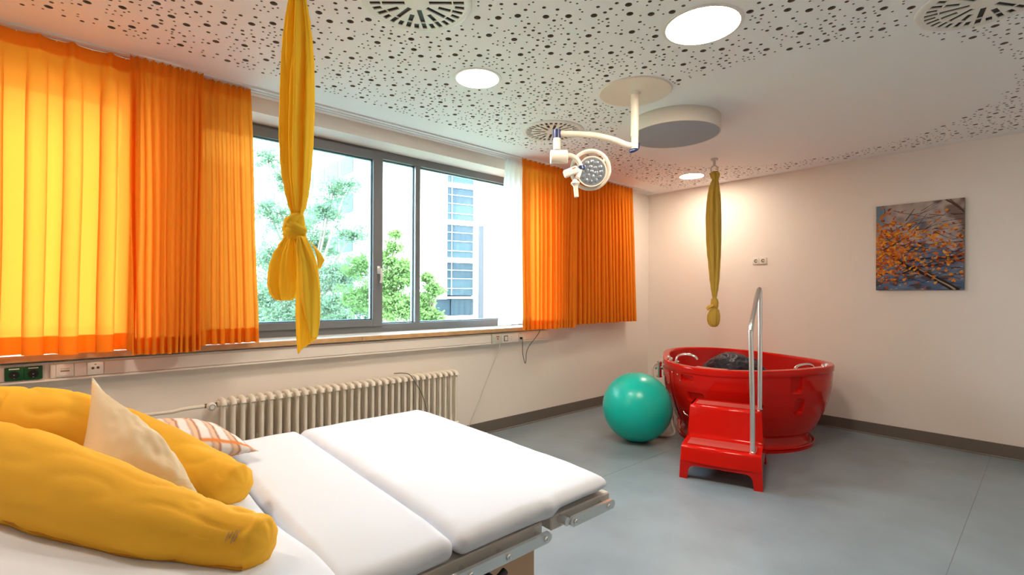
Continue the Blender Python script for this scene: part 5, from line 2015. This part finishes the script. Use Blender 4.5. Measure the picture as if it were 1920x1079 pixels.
def tree(name, label, base, blobs, lm, nleaf, lsize, seed, group=None, stems=1):
    """blobs: (x, y, z, rx, rz, weight) crown lobes; twigs run from the trunk to each lobe"""
    rg = random.Random(seed)
    t = thing(name, label, 'tree', base, group)
    b0 = Vector(base)
    cz = min(b_[2] for b_ in blobs)
    bm = bmesh.new()
    tops = Vector((sum(b_[0] for b_ in blobs) / len(blobs), sum(b_[1] for b_ in blobs) / len(blobs), cz))
    tube(bm, [(*b0, 0.16), (*(b0 * 0.5 + tops * 0.5 + Vector((0.1, 0, 0))), 0.12), (*tops, 0.08)], 0, n=10, k=5)
    obj('trunk', bm, M['bark'], t)
    V, Fc = [], []
    bm = bmesh.new()
    tot = sum(b_[5] for b_ in blobs)
    for (x, y, z, rx, rz, wgt) in blobs:
        c = Vector((x, y, z))
        tube(bm, [(*tops, 0.05), (*(tops * 0.5 + c * 0.5 + Vector((0, 0, 0.08))), 0.03), (*c, 0.012)], 0, n=6, k=4)
        nl = int(nleaf * wgt / tot)
        ntw = max(5, nl // 34)
        for _ in range(ntw):
            d_ = Vector((rg.gauss(0, 1), rg.gauss(0, 1), rg.gauss(0, 1))).normalized()
            rr_ = rg.random() ** 0.6 * 1.55
            e_ = c + Vector((d_.x * rx, d_.y * rx, d_.z * rz)) * rr_
            s0 = c + (e_ - c) * 0.25
            ax = (e_ - s0)
            if rg.random() < 0.30:
                tube(bm, [tuple(s0), tuple((s0 + e_) / 2 + Vector((0, 0, 0.03))), tuple(e_)], 0.006, n=4, k=2)
            for q in range(nl // ntw):
                u = rg.random() ** 0.6
                p = s0 + ax * u + Vector((rg.gauss(0, .11), rg.gauss(0, .11), rg.gauss(0, .055))) * (rx * 0.5 + 0.35)
                ld = Vector((rg.gauss(0, 1), rg.gauss(0, 1), rg.gauss(0, .7))).normalized() * lsize * rg.uniform(.6, 1.2)
                le = ld.cross(Vector((rg.gauss(0, 1), rg.gauss(0, 1), rg.gauss(0, 1)))).normalized() * lsize * 0.30
                b_ = len(V)
                V += [p, p + ld * .5 + le, p + ld, p + ld * .5 - le]
                Fc.append((b_, b_ + 1, b_ + 2, b_ + 3))
    obj('branches', bm, M['bark'], t)
    me_ = bpy.data.meshes.new('foliage')
    me_.from_pydata([tuple(v - b0) for v in V], [], Fc)
    me_.materials.append(lm)
    fo = bpy.data.objects.new('foliage', me_)
    fo['kind'] = 'stuff'
    C.objects.link(fo)
    fo.parent = t
    return t


TG = 'courtyard trees outside the window'


def W(px, py, dpt):
    """courtyard helper: a point given by its image pixel and assumed depth from the camera"""
    a = (px - 960) / 911.0
    return Vector((0, 0, 1.4)) + dpt * (_f + _s * a + _u * ((552 - py) / 911.0))


def blobset(lst, d0):  # crown lobes given as image pixels with depth offsets
    out = []
    for (px, py, r_, wgt, dd) in lst:
        p = W(px, py, d0 + dd)
        s_ = (d0 + dd) / 911
        out.append((p.x, p.y, p.z, r_ * s_, r_ * s_ * 0.75, wgt))
    return out


b = W(590, 700, 11.5)
tree('tree', 'tall feathery pale green tree filling the large left pane', (b.x, b.y, -5.0),
     blobset([(500, 300, 22, .5, 0), (530, 335, 26, .6, .5), (505, 400, 34, .8, 0), (560, 430, 40, 1.1, .3), (610, 400, 34, 1.0, 0), (650, 350, 20, .6, -.3), (625, 360, 22, .5, 0), (600, 460, 40, 1.2, .5), (660, 440, 24, .6, .2),
              (520, 480, 42, 1.6, 0), (570, 530, 50, 2.2, .2), (500, 560, 40, 1.8, .4), (640, 520, 44, 1.8, 0), (620, 580, 40, 1.6, -.2), (540, 600, 46, 1.8, 0)], 11.5), M['leafA'], 26000, 0.075, 11)
b = W(745, 700, 9.5)
tree('tree', 'bright green leafy tree seen through the narrow middle pane', (b.x, b.y, -5.0),
     blobset([(742, 440, 9, .3, 0), (738, 465, 13, .5, 0), (725, 490, 16, .6, 0), (750, 500, 20, .8, 0), (725, 530, 30, 1.4, .1), (758, 520, 18, .8, 0), (700, 560, 36, 1.6, .3), (740, 575, 34, 1.8, 0), (770, 580, 26, 1.2, 0), (675, 500, 26, .9, .6), (665, 560, 30, 1.2, .6)], 9.5), M['leafB'], 16000, 0.07, 12)
b = W(812, 700, 9.8)
tree('tree', 'small leafy green tree low in the right pane', (b.x, b.y, -5.0),
     blobset([(800, 520, 10, .5, 0), (810, 540, 16, .9, 0), (822, 545, 8, .4, 0), (795, 560, 16, .9, 0), (800, 590, 20, 1.3, 0), (785, 610, 24, 1.2, 0), (820, 600, 12, .5, 0)], 9.8), M['leafB'], 6000, 0.07, 13)
b = W(420, 700, 12)
tree('tree', 'dense darker tree behind the left orange curtains and feathery tree', (b.x, b.y, -5.0),
     blobset([(480, 600, 60, 2, 1.5), (560, 590, 60, 2, 2), (640, 600, 55, 2, 2), (700, 590, 40, 1.4, 2), (400, 560, 90, 2.5, 1), (540, 520, 55, 1.5, 2.5)], 12), M['leafC'], 14000, 0.10, 14)
